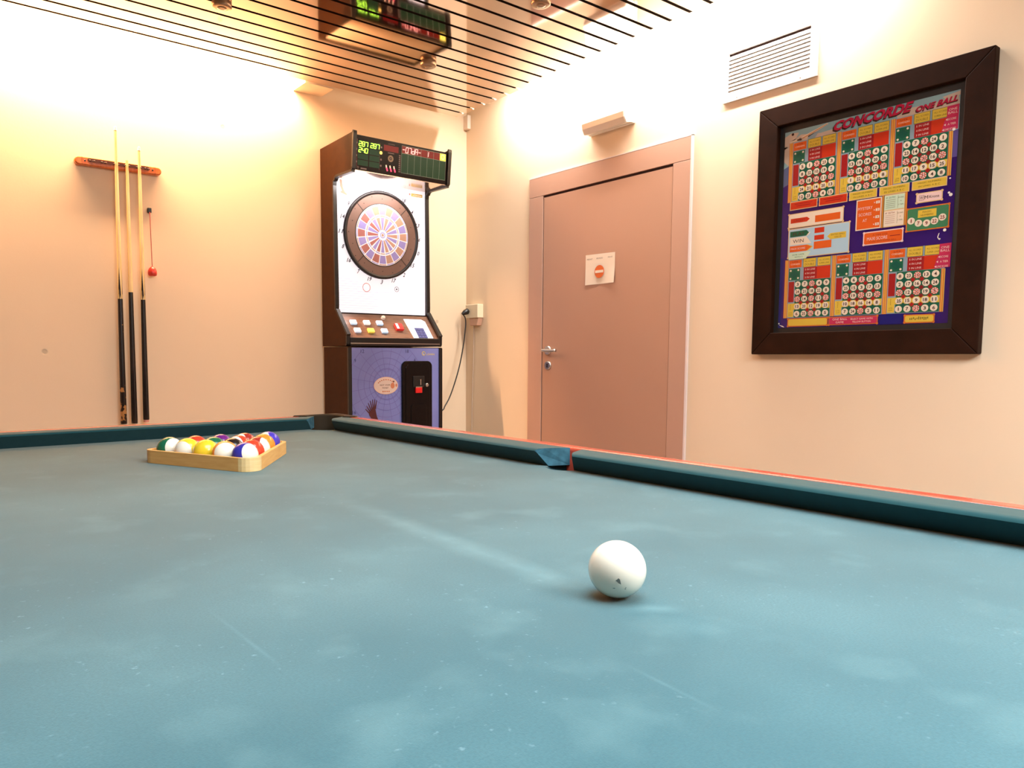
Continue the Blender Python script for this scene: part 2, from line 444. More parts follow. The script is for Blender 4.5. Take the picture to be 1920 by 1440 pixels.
# ------------------------------------------------------------------ balls and rack
def balls():
    W = mat('ball_white', (.84, .77, .64), .22, coat=.2)
    cols = {'blue': (.03,.03,.30), 'red': (.62,.05,.02), 'yellow': (.80,.56,.03), 'orange': (.80,.25,.03), 'green': (.01,.13,.06),
            'purple': (.15,.012,.18), 'black': (.012,.01,.01), 'maroon': (.36,.03,.02), 'violet': (.06,.04,.42)}
    M = {k: mat('ball_'+k, v, .22, coat=.2) for k, v in cols.items()}
    R = .0286; ang = math.radians(-5)
    cen = Vector((.597, 1.665, CLOTH+R))
    view = Vector((-.34, -.93, .13)).normalized(); right = Vector((.94, -.34, 0))
    up = Vector((0,0,1))
    rows = [[('blue', 1, (.62,.55,.15))],
            [('orange', 1, (1,.05,.1)), ('red', 0, None)],
            [('yellow', 0, None), ('black', 0, None), ('maroon', 1, (.4,.95,.2))],
            [('yellow', 1, (.85,-.55,-.1)), ('green', 0, None), ('red', 1, (.8,-.6,.2)), ('orange', 0, None)],
            [('green', 1, (.75,.6,.1)), ('red', 0, None), ('purple', 0, None), ('maroon', 1, (.6,-.8,.25)), ('violet', 1, (.5,-.8,.35))]]
    lab = ['white ball with a dark blue stripe at the near corner of the triangle rack',
           'white-faced striped pool ball, second along the near side from the front corner of the rack',
           'plain red pool ball behind the blue-striped ball at the front corner of the rack',
           'plain yellow pool ball at the middle of the near side of the rack',
           'plain black pool ball in the middle of the rack',
           'pool ball on the right side of the rack between the red and the orange ball',
           'cream white ball with yellow stripe, second from the left corner of the rack',
           'plain green pool ball inside the rack behind the plain yellow one',
           'white and red striped pool ball inside the rack behind the black one',
           'plain orange pool ball at the right side of the rack',
           'white pool ball with a green stripe at the left corner of the rack',
           'plain red pool ball in the back row of the rack behind the yellow stripe',
           'dark purple pool ball in the middle of the back row of the rack',
           'white ball with dark red stripe in the back row next to the violet stripe',
           'white ball with a violet blue stripe at the far right corner of the rack']
    k = 0
    for r, row in enumerate(rows):
        for c, (col, stripe, ax) in enumerate(row):
            x = (c-r/2)*2*R*1.003; y = (r-8/3)*R*2*.866*1.003
            p = cen+Vector((x*cos(ang)-y*sin(ang), x*sin(ang)+y*cos(ang), 0))
            m = MB()
            if stripe:
                A = (view*ax[0]+right*ax[1]+up*ax[2]).normalized()
                m.sphere(p, R, lambda d, A=A, col=col: M[col] if abs(d.dot(A)) < .575 else W, 56, 40, A)
            else:
                m.sphere(p, R, lambda d, col=col: M[col], 40, 24)
            o = m.build('pool_ball', origin=p)
            tag(o, lab[k], 'ball', 'pool balls in the triangle rack'); k += 1
    # rack frame: three boards with rounded corners, one continuous piece
    MR = wood_material('rack_beech', 'E0A056', 'EBB46A', .45, (6, 6, 60), 3)
    MJ = wood_material('rack_joint_wood', 'E2B878', 'EBCB92', .45, (6, 6, 60), 3)
    def tri(inr, rc, n=7):
        pts = []
        verts = [(-90, 0), (30, 1), (150, 2)]
        for a0, _ in verts:
            a = math.radians(a0); d = 2*inr-2*rc      # centre of the corner arc
            cx, cy = d*cos(a), d*sin(a)
            for i in range(n+1):
                t = math.radians(a0-60+120*i/n); pts.append((cx+rc*cos(t), cy+rc*sin(t)))
        return pts
    inr = (8*R*.866)/3+R+.0012                       # inradius of the inner triangle
    pi, po = tri(inr, .019), tri(inr+.0095, .0285)
    root = thing('triangle_rack', (cen.x, cen.y, CLOTH), 'pale wooden triangle rack holding fifteen pool balls on the teal cloth', 'ball rack')
    def P(q, z): return (cen.x+q[0]*cos(ang)-q[1]*sin(ang), cen.y+q[0]*sin(ang)+q[1]*cos(ang), CLOTH+z)
    n = len(pi); H = .0295
    def seg(mb, idx, m):
        for i in idx:
            j = (i+1) % n
            vs = [P(pi[i],.0005),P(pi[i],H),P(po[i],H),P(po[i],.0005),P(pi[j],.0005),P(pi[j],H),P(po[j],H),P(po[j],.0005)]
            mb.add(vs, [(0,4,5,1),(1,5,6,2),(2,6,7,3),(3,7,4,0)], m)
        return mb
    seg(MB(), list(range(8, n)) + [7], MR).build('frame', root)
    seg(MB(), range(0, 7), MJ).build('corner_joint', root)['label'] = 'lighter wooden corner joint'
    # cue ball
    p = Vector((.5671, .4866, CLOTH+R))
    Mc = mat('cue_ball_ivory', (.92, .83, .68), .14, coat=.4)
    Mk = mat('cue_ball_chips', (.10, .13, .12), .6)
    m = MB().sphere(p, R, lambda d: Mc, 64, 40)
    vw = (Vector((0,0,1.041))-p).normalized(); rt = Vector((0,0,1)).cross(vw).normalized(); u2 = vw.cross(rt)
    def chip(a, b, l, w, rot):
        d = (vw+rt*a+u2*b).normalized(); f = Fr(p+d*(R+.00008), rt*cos(rot)+u2*sin(rot), d.cross(rt*cos(rot)+u2*sin(rot)))
        m.flat(f, [(-l,0),(-l*.3,-w),(l*.6,-w*.6),(l,0),(l*.2,w),(-l*.6,w*.5)], 0, Mk)
    chip(.02, -.38, .0055, .0021, -.9); chip(-.10, -.85, .0008, .0005, 0); chip(.40, -.90, .0009, .0006, .3); chip(-.15,-.86,.0006,.0005,0); chip(.40,-.80,.0006,.0004,0)
    tag(m.build('cue_ball', origin=p), 'white cue ball with small chips standing alone on the teal cloth', 'ball')

# ------------------------------------------------------------------ seven segment digits
SEG = {'0':'abcdef','1':'bc','2':'abged','3':'abgcd','4':'fgbc','5':'afgcd','6':'afgedc','7':'abc','8':'abcdefg','9':'abcdfg','d':'bcdeg','A':'abcefg','-':'g',' ':''}
def seven(mb, fr, t, u, v, w, h, hh, m, gap=.35, sl=.12):
    th = w*.27
    for i, ch in enumerate(t):
        x0 = u+i*w*(1+gap)
        for s in SEG[ch]:
            a, b, c, d = {'a':(0,h,w,h),'b':(w,h/2,w,h),'c':(w,0,w,h/2),'d':(0,0,w,0),'e':(0,0,0,h/2),'f':(0,h/2,0,h),'g':(0,h/2,w,h/2)}[s]
            mb.line(fr, (x0+a+sl*b, v+b), (x0+c+sl*d, v+d), th, hh, m)

# ------------------------------------------------------------------ electronic dart machine
def dart_machine():
    X0, X1 = 1.985, 2.628
    root = thing('dart_machine', (2.3065, 3.79, 0), 'tall electronic dart machine with lit dartboard, scoreboard hood and purple base panel', 'dart machine')
    M_side = mat('machine_side_laminate', (.024, .007, .001), .42, noise=(30, .2, (1,1,1)), spec=.10)
    M_mold = mat('machine_black_edge', (.008, .005, .004), .35)
    frs = Fr((0,0,0), (0,-1,0), (0,0,1))       # (u=-Y, v=z), normal -X
    prof = [(3.936,1.098),(3.656,1.098),(3.648,1.108),(3.647,1.154),(3.774,1.298),(3.771,1.33),(3.783,1.985),(3.779,2.012),(3.768,2.028),(3.75,2.034),
            (3.575,2.030),(3.566,2.036),(3.5485,2.212),(3.549,2.226),(3.556,2.230),(3.565,2.222),(3.936,2.212)]
    edge = prof[1:15]
    for x in (X0, X1-.02):
        mb = MB().prism(frs, [(-y, z) for y, z in prof], -(x+.02), -x, M_side)
        o = mb.build('side_panel', root)
        e = MB()
        for i in range(len(edge)-1):
            (y0, z0), (y1, z1) = edge[i], edge[i+1]
            dy, dz = y1-y0, z1-z0; l = math.hypot(dy, dz); ny, nz = -dz/l, dy/l
            if ny*(y0-3.9)+nz*0 > 0 and abs(dz) > abs(dy): pass
            # thin T-moulding wrapped on the edge
            s = .011
            vs = [(x-.0012,y0+.0,z0),(x+.0212,y0,z0),(x+.0212,y1,z1),(x-.0012,y1,z1)]
            out = Vector((0, dz/l*-1, dy/l)); 
            cen = Vector((0,(y0+y1)/2,(z0+z1)/2)); inward = Vector((0,3.86,1.6))-cen
            if y0 < 3.75 and z0 > 1.99: inward = Vector((0,3.70,2.13))-cen
            if out.dot(inward) > 0: out = -out
            a = [Vector(p)+out*.0015 for p in vs]; b = [Vector(p)-out*s for p in vs]
            e.add(a+b, [(0,1,2,3),(7,6,5,4),(0,3,7,4),(1,5,6,2),(0,4,5,1),(3,2,6,7)], M_mold)
        e.build('edge_moulding', o)
    # lower cabinet
    base = MB()
    base.box(X0+.004, X0+.022, 3.642, 3.93, .02, 1.092, M_side); base.box(X1-.022, X1-.004, 3.642, 3.93, .02, 1.092, M_side)
    base.box(X0+.022, X1-.022, 3.66, 3.93, .02, 1.092, M_side)
    cab = base.build('lower_cabinet', root)
    for x in (X0+.003, X1-.024): MB().box(x, x+.021, 3.637, 3.652, .02, 1.088, M_mold).build('edge_moulding', cab)
    MB().box(X0+.02, X1-.02, 3.905, 3.936, 1.098, 2.212, M_side).build('back_board', root)
    # printed base panel
    M_pur = mat('panel_lilac', (.200, .210, .480), .35, noise=(5, .10, (1,1,1)))
    M_line = mat('panel_print_line', (.150, .125, .360), .4)
    M_num = mat('panel_print_dark', (.03, .03, .12), .4)
    M_yel = mat('logo_yellow', (.75, .55, .03), .4)
    M_feather = mat('print_feather', (.085, .012, .012), .5)
    fr = Fr((0, 3.645, 0), (1,0,0), (0,0,1))
    p = MB(); p.box(2.004, 2.606, 3.645, 3.662, .04, 1.088, M_pur)
    cx, cz = 2.239, .881
    def clipped_ring(r, w):
        n = 90
        for i in range(n):
            a0, a1 = 2*PI*i/n, 2*PI*(i+1)/n
            q0 = (cx+r*cos(a0), cz+r*sin(a0)); q1 = (cx+r*cos(a1), cz+r*sin(a1))
            if all(2.006 < q[0] < 2.604 and q[1] < 1.086 for q in (q0, q1)): p.line(fr, q0, q1, w, .0006, M_line)
    for r in (.022, .086, .091, .116, .150, .189, .250): clipped_ring(r, .0022)
    for i in range(20):
        a = 2*PI*(i+.5)/20
        r1 = .25
        while r1 > .1 and not (2.006 < cx+r1*cos(a) < 2.604 and cz+r1*sin(a) < 1.086): r1 -= .005
        p.line(fr, (cx+.03*cos(a), cz+.03*sin(a)), (cx+r1*cos(a), cz+r1*sin(a)), .0018, .0007, M_line)
    for t, x, z in (('12', 2.081, 1.069), ('18', 2.378, 1.070), ('9', 2.034, 1.016), ('16', 2.025, .728), ('4', 2.43, 1.019)):
        p.text(fr, t, x, z, .011*len(t), .020, .0009, M_num)
    p.ring(fr, 2.494, 1.057, .0095, .0125, .0009, M_yel, 20); p.text(fr, 'L', 2.494, 1.056, .008, .011, .001, mat('logo_white', (.8,.78,.7), .4))
    p.text(fr, 'LÖWEN', 2.543, 1.053, .058, .013, .0009, M_yel)
    # eagle wing print: feathers and arm
    root_f = (2.150, .700)
    for i in range(7):
        a = math.radians(150-13*i); L_ = .052+.012*sin(PI*i/6)
        b0 = (root_f[0]-.026+.006*i, root_f[1]+.018+.004*i)
        tip = (b0[0]+L_*.62*cos(a), b0[1]+L_*sin(a))
        nx, ny = -sin(a)*.0048, cos(a)*.0048
        p.flat(fr, [(b0[0]-nx,b0[1]-ny),(b0[0]+nx,b0[1]+ny),(tip[0]+nx*.4,tip[1]+ny*.4),(tip[0]-nx*.4,tip[1]-ny*.4)], .0009+.0001*i, M_feather)
    p.flat(fr, [(2.118,.712),(2.150,.66),(2.18,.62),(2.205,.62),(2.183,.67),(2.170,.70),(2.160,.745),(2.135,.742)], .0018, M_feather)
    bp = p.build('base_panel', root)
    # oval sticker
    st = MB(); M_sk = mat('sticker_pink', (.74, .47, .36), .5); M_so = mat('sticker_orange', (.62, .20, .09), .5); M_sd = mat('sticker_dark', (.10, .04, .03), .5)
    st.disc(fr, 2.232, .873, .081, .0022, M_sk, 36, .050)
    st.disc(fr, 2.232, .873, .076, .0024, mat('sticker_cream', (.70, .52, .42), .5), 36, .045)
    st.text(fr, 'NOT OVER', 2.226, .876, .068, .010, .0028, M_sd); st.text(fr, 'MONEY', 2.228, .860, .042, .009, .0028, M_sd)
    for i in range(9):
        a = math.radians(150-15*i); st.rect(fr, 2.232+.058*cos(a)-.004, 2.232+.058*cos(a)+.004, .873+.034*sin(a)-.003, .873+.034*sin(a)+.003, .0028, M_so)
    for x in (2.207, 2.220, 2.234, 2.247): st.rect(fr, x, x+.009, .836, .843, .0028, M_so)
    st.disc(fr, 2.276, .872, .014, .0029, M_so, 12, .017); st.disc(fr, 2.283, .896, .006, .0030, M_sd, 8, .004); st.disc(fr, 2.301, .874, .006, .0029, M_so, 8, .010)
    st.build('sticker', bp)['label'] = 'pink oval sticker'
    # coin door
    def rrect(x0, x1, z0, z1, r, n=6):
        out = []
        for (cx_, cz_, a0) in ((x1-r, z1-r, 0), (x0+r, z1-r, 90), (x0+r, z0+r, 180), (x1-r, z0+r, 270)):
            for i in range(n+1):
                a = math.radians(a0+90*i/n); out.append((cx_+r*cos(a), cz_+r*sin(a)))
        return out
    cd = MB().prism(fr, rrect(2.335, 2.5465, .36, 1.013, .032), 0, .016, M_blackgloss).build('coin_door', root, bevel=.006, seg=3)
    MB().prism(fr, rrect(2.356, 2.526, .38, .992, .024), .0161, .019, M_blackgloss).build('door_inset', cd, bevel=.004)
    MB().fbox(fr, 2.405, 2.485, .86, .925, .0191, .024, M_black).build('coin_mech', cd, bevel=.003)
    MB().fbox(fr, 2.450, 2.457, .872, .905, .0242, .030, M_silver).build('coin_slot', cd, bevel=.001)
    MB().fbox(fr, 2.420, 2.465, .826, .858, .0191, .030, mat('return_button_red', (.55, .012, .010), .3, emit=(.6,.01,.01), estr=.25)).build('return_button', cd, bevel=.003)
    MB().fbox(fr, 2.420, 2.466, .858, .864, .0191, .028, M_silver).build('button_rim', cd)
    MB().lathe(fr.p(2.502, .871, .019), (0,-1,0), [(.011, 0), (.011, .008), (.008, .010)], M_silver, 18).build('lock', cd)
    MB().prism(fr, rrect(2.39, 2.50, .62, .76, .02), .0191, .022, M_blackgloss).build('coin_return', cd, bevel=.003)
    # console
    Ov = Vector((0, 3.648, 1.154)); bv = Vector((0, .126, .144)).normalized()
    fc = Fr(Ov, (1,0,0), bv); LN = math.hypot(.126, .144)
    M_wood = wood_material('console_walnut', '84604E', '6A4A3A', .22, (3, 3, 40), 4, coat=.3)
    con = MB().fbox(fc, X0+.02, X1-.02, -.006, LN-.012, -.03, -.012, M_wood)
    con = con.build('console', root)
    lip = MB().box(X0+.02, X1-.02, 3.641, 3.70, 1.098, 1.144, M_mold).build('console_front', root, bevel=.003)
    MB().box(X0+.02, X1-.02, 3.639, 3.6405, 1.110, 1.1145, M_silver).build('chrome_strip', lip)
    def sv(s): return (1-s)*LN
    M_bw = mat('button_white', (.78, .80, .86), .25, emit=(.75,.85,1), estr=.35)
    M_bb = mat('button_pale_blue', (.55, .70, .88), .25, emit=(.5,.75,1), estr=.4)
    M_by = mat('button_yellow', (.90, .72, .12), .25, emit=(1,.75,.1), estr=.35)
    M_br = mat('button_red', (.60, .03, .03), .25, emit=(.7,.03,.03), estr=.25)
    def button(x, s, m, w=.040, d=.030):
        b = MB().fbox(fc, x-w/2, x+w/2, sv(s)-d/2, sv(s)+d/2, -.012, .002, m).build('button', con, bevel=.003); return b
    button(2.068, .44, M_bb); button(2.155, .44, M_bw); button(2.240, .44, M_bb)
    button(2.072, .76, M_bw); button(2.159, .76, M_by)['label'] = 'yellow button'; button(2.248, .76, M_bb)
    b = MB().fbox(fc, 2.334, 2.384, sv(.72), sv(.47), -.012, .006, M_br); b.rect(fc, 2.336, 2.352, sv(.70), sv(.49), .0062, M_bw)
    b.build('button', con, bevel=.003)['label'] = 'large red button'
    MB().lathe(fc.p(2.283, sv(.21), -.012), fc.n, [(.013, 0), (.013, .010), (.009, .016)], mat('knob_white', (.80,.74,.66), .3), 18).build('knob', con)
    card = MB(); Mcard = mat('keypad_card', (.70, .78, .86), .3, emit=(.8,.9,1), estr=.25); Mkey = mat('keypad_key', (.055, .06, .22), .4)
    card.prism(fc, [(2.434, sv(1.0)),(2.572, sv(1.0)),(2.572, sv(.30)),(2.550, sv(.215)),(2.424, sv(.215))], -.012, -.009, Mcard)
    kc = card.build('keypad', con)
    for r in range(4):
        for c in range(3):
            x = 2.469+c*.0215; s = .60+r*.105
            MB().fbox(fc, x, x+.019, sv(s+.09), sv(s), -.0088, -.005, Mkey).build('key', kc)
    # lit display panel
    M_disp = mat('display_white', (.62, .58, .62), .3, emit=(1, .93, .97), estr=.55)
    M_prt = mat('display_print_pink', (.56, .46, .50), .5, emit=(1,.80,.85), estr=.42); M_prg = mat('display_print_grey', (.46, .43, .50), .5, emit=(.82,.78,.92), estr=.40)
    M_ink = mat('display_ink', (.035, .025, .04), .5); M_bird = mat('display_eagle', (.46, .22, .13), .5)
    fd = Fr((0, 3.792, 0), (1,0,0), (0,0,1))
    d = MB().box(X0+.02, X1-.012, 3.792, 3.81, 1.29, 2.040, M_disp)
    dc = (2.300, 1.742)
    for i in range(20):
        a = math.radians(9+18*i)
        p0 = (dc[0]+.252*cos(a), dc[1]+.250*sin(a)); rr = .285
        p1 = (dc[0]+rr*cos(a), dc[1]+rr*sin(a))
        if p1[0] < 2.015: f = (p0[0]-2.015)/(p0[0]-p1[0]); p1 = (2.015, p0[1]+(p1[1]-p0[1])*f)
        if p1[0] > 2.605: f = (2.605-p0[0])/(p1[0]-p0[0]); p1 = (2.605, p0[1]+(p1[1]-p0[1])*f)
        d.line(fd, p0, p1, .0014, .0006, M_prg)
    nums = [('20', 90), ('1', 72), ('18', 54), ('4', 36), ('13', 18), ('6', 0), ('10', -18), ('15', -36), ('2', -54), ('17', -72), ('3', -90), ('19', -108), ('7', -126), ('16', -144), ('8', -162), ('11', 180), ('14', 162), ('9', 144), ('12', 126), ('5', 108)]
    for t, a in nums:
        a = math.radians(a); ru = .266
        d.text(fd, t, dc[0]+.266*cos(a), dc[1]+.268*sin(a), .0125*len(t)*(.6 if t == '1' else 1), .024, .001, M_ink if t not in ('20','1','5','12') else M_prg, slant=.35, bold=.02)
    # eagle print, small logo, targets, game text lines
    d.flat(fd, [(2.030,2.026),(2.043,2.026),(2.050,1.985),(2.062,1.960),(2.078,1.948),(2.070,1.944),(2.052,1.950),(2.030,1.956),(2.044,1.964),(2.032,1.99)], .001, M_bird)
    d.rect(fd, 2.508, 2.588, 1.992, 2.010, .001, mat('logo_gold', (.80, .55, .12), .4)); d.text(fd, 'LÖWEN', 2.550, 2.001, .06, .010, .0014, M_disp)
    d.disc(fd, 2.497, 2.003, .006, .001, mat('logo_red', (.7,.25,.2), .4), 14); d.ring(fd, 2.462, 2.016, .005, .008, .001, M_prt, 16)
    d.ring(fd, 2.196, 1.437, .0225, .026, .001, mat('print_red_ring', (.72,.25,.18), .5), 32); d.ring(fd, 2.402, 1.437, .013, .0155, .001, M_ink, 24); d.ring(fd, 2.402, 1.437, .024, .0255, .001, M_prg, 24); d.disc(fd, 2.402, 1.437, .005, .001, M_ink, 12)
    for q0, q1 in (((2.015,1.495),(2.075,1.490)),((2.075,1.490),(2.145,1.407)),((2.145,1.407),(2.454,1.420)),((2.454,1.420),(2.529,1.503)),((2.529,1.503),(2.600,1.505))):
        d.line(fd, q0, q1, .0014, .001, M_prg)
    for i in range(14):
        z = 1.478-i*.0135; e_ = 2.10+.03*min(i,5)+.012*((i*7) % 3)
        d.rect(fd, 2.016, e_, z, z+.0022, .001, M_prt)
        if i > 2: d.rect(fd, 2.60-(.16+.02*((i*5) % 3)), 2.598, z+.008, z+.010, .001, M_prt)
    disp = d.build('display_panel', root)
    # dartboard
    M_ring = mat('board_surround', (.21, .115, .085), .5, bump=(500, .3)); M_rim = mat('board_rim', (.015,.010,.010), .35)
    br = MB()
    br.lathe(fd.p(dc[0], dc[1], 0), (0,-1,0), [(.252, 0), (.252, .012), (.246, .016), (.238, .014), (.232, .010)], M_rim, 64, caps=False)
    br.ring(fd, dc[0], dc[1], .178, .234, .010, M_ring, 64)
    for i in range(4):
        a = math.radians(45+90*i); br.line(fd, (dc[0]+.18*cos(a), dc[1]+.18*sin(a)), (dc[0]+.232*cos(a), dc[1]+.232*sin(a)), .004, .0106, M_rim)
    for i in range(20):
        a = math.radians(18*i); rr = .222 if i % 2 == 0 else .207
        br.disc(fd, dc[0]+rr*cos(a), dc[1]+rr*sin(a), .0028, .0106, M_rim, 8)
    br.ring(fd, dc[0], dc[1], .174, .180, .0112, M_rim, 64)
    board = br.build('dartboard', root)
    # coloured target segments
    M_so2 = mat('segment_orange', (.58, .33, .23), .4); M_sp = mat('segment_violet', (.36, .30, .66), .4)
    M_red = mat('segment_red', (.46, .16, .14), .4); M_spd = mat('spider_white', (.80, .75, .76), .35, emit=(1,.95,.97), estr=.25)
    sgm = MB(); sgm.disc(fd, dc[0], dc[1], .176, .0122, M_spd, 64)
    for i in range(20):
        a0, a1 = math.radians(-9+18*i+1.0), math.radians(9+18*i-1.0)
        A = (M_so2 if i < 8 or i > 14 else M_red) if i % 2 == 0 else M_sp; Bm = M_sp if i % 2 == 0 else M_so2
        sgm.sector(fd, *dc, .168, .173, a0, a1, .0130, M_sp if i % 2 == 0 else M_so2, 4)
        sgm.sector(fd, *dc, .118, .164, a0, a1, .0130, A, 4)
        sgm.sector(fd, *dc, .105, .110, a0, a1, .0130, Bm, 4)
        b0, b1 = math.radians(-9+18*i+2.5), math.radians(9+18*i-2.5)
        sgm.sector(fd, *dc, .030, .100, b0, b1, .0130, A, 4)
    sgm.ring(fd, *dc, .012, .017, .0132, M_sp, 24); sgm.disc(fd, *dc, .008, .0132, M_so2, 16)
    sgm.build('target_segments', board)
    # hood with scoreboard
    hd = MB(); M_hood = mat('hood_black', (.010, .004, .004), .3, spec=.15)
    fh = Fr((0, 3.572, 2.034), (1,0,0), (0, -.015, .179))
    hd.prism(fh, [(X0+.02,0),(X1-.02,0),(X1-.02,.178),(X0+.02,.178)], -.02, 0, M_hood)
    MB().box(X0+.02, X1-.02, 3.572, 3.905, 2.195, 2.207, mat('raw_board_top', (.62, .50, .34), .7)).build('hood_top', root)
    MB().box(X0+.02, X1-.02, 3.576, 3.792, 2.030, 2.036, mat('hood_underside', (.62, .44, .34), .12, metal=.85)).build('hood_underside', root)
    def hz(z): return (z-2.034)*179.6/179
    M_lab = mat('hood_label', (.30, .20, .18), .5)
    M_g = mat('led_green', (.05,.2,.03), .4, emit=(.50, 1, .06), estr=2.4); M_gd = mat('window_green', (.016, .070, .036), .35, spec=.2)
    M_r = mat('led_red', (.3,.02,.02), .4, emit=(1, .40, .34), estr=1.6); M_rd = mat('window_red', (.13, .004, .003), .3, spec=.2, emit=(.5,.01,.01), estr=.18)
    M_gl = mat('grid_line', (.35, .45, .36), .4); M_lab = mat('hood_label', (.30, .20, .18), .5)
    for r in range(4): hd.disc(fh, 2.010, hz(2.170-.032*r), .0055, .0008, M_lab, 10); hd.disc(fh, 2.163, hz(2.170-.032*r), .0055, .0008, M_lab, 10)
    hd.disc(fh, 2.161, hz(2.141), .009, .0012, mat('lamp_amber', (.8,.5,.1), .4, emit=(1,.6,.12), estr=1.3), 14)
    hd.ring(fh, 2.224, hz(2.120), .008, .018, .0010, mat('target_tan', (.36,.24,.15), .5), 20); hd.ring(fh, 2.224, hz(2.120), .0015, .005, .0010, M_lab, 12)
    for x in (2.232, 2.236): hd.rect(fh, 2.205, 2.250, hz(2.193), hz(2.197), .0008, M_lab)
    hd.rect(fh, 2.205, 2.245, hz(2.146), hz(2.150), .0008, M_lab)
    for i in range(9): hd.rect(fh, 2.277, 2.288, hz(2.057+.0105*i), hz(2.063+.0105*i), .0008, M_lab)
    hd.rect(fh, 2.038, 2.075, hz(2.040), hz(2.047), .0008, M_lab); hd.ring(fh, 2.022, hz(2.046), .004, .006, .0008, M_lab, 12)
    hd.rect(fh, 2.012, 2.016, hz(2.05), hz(2.19), .0006, mat('hood_frame_line', (.14,.03,.03), .5)); hd.rect(fh, 2.152, 2.155, hz(2.05), hz(2.19), .0006, mat('hood_frame_line', (.14,.03,.03), .5))
    hood = hd.build('score_hood', root)
    w = MB()
    for r, (zt, zb) in enumerate(((2.184,2.155),(2.151,2.122),(2.118,2.090),(2.086,2.058))):
        for x in (2.019, 2.090): w.rect(fh, x, x+.064, hz(zb), hz(zt), .0008, M_gd)
    so = w.build('score_window', hood)
    dg = MB(); seven(dg, fh, '287', 2.023, hz(2.157), .0145, .023, .002, M_g); seven(dg, fh, '287', 2.094, hz(2.157), .0145, .023, .002, M_g); seven(dg, fh, '240', 2.023, hz(2.125), .0145, .023, .002, M_g)
    dg.build('led_digits', so)
    w = MB().rect(fh, 2.178, 2.273, hz(2.156), hz(2.187), .0008, M_rd); w.build('red_window', hood)
    w = MB()
    w.rect(fh, 2.293, 2.594, hz(2.056), hz(2.160), .0008, M_gd); w.rect(fh, 2.293, 2.552, hz(2.161), hz(2.200), .0008, M_rd); w.rect(fh, 2.553, 2.594, hz(2.161), hz(2.200), .0008, mat('lamp_yellow', (.8,.62,.05), .4, emit=(1,.72,.06), estr=.9))
    w.ring(fh, 2.573, hz(2.181), .008, .015, .0016, mat('lamp_yellow_bright', (.9,.8,.2), .4, emit=(1,.9,.2), estr=1.2), 20)
    for i in range(8):
        x = 2.293+.043*i; w.line(fh, (x, hz(2.056)), (x, hz(2.200)), .0013, .0016, M_gl)
    for z in (2.056, 2.160, 2.200): w.line(fh, (2.293, hz(z)), (2.594, hz(z)), .0016, .0017, M_gl)
    cg = w.build('cricket_grid', hood)
    dg = MB(); seven(dg, fh, '-07dA-', 2.297, hz(2.166), .0150, .028, .002, M_r, .40); dg.build('led_digits', cg)
    dg = MB(); seven(dg, fh, '1', 2.455, hz(2.166), .0150, .028, .002, M_r); dg.build('led_digits', cg)
    M_dl = mat('lamp_dart', (.6,.03,.08), .4, emit=(1,.05,.14), estr=1.2); M_dt = mat('lamp_dart_tip', (.8,.5,.3), .4, emit=(1,.6,.35), estr=1.5)
    for i in range(3):
        w = MB(); x = 2.196+.025*i; w.line(fh, (x, hz(2.083)), (x+.003, hz(2.068)), .006, .001, M_dt); w.line(fh, (x+.003, hz(2.070)), (x+.010, hz(2.052)), .009, .0012, M_dl); w.build('dart_lamp', hood)

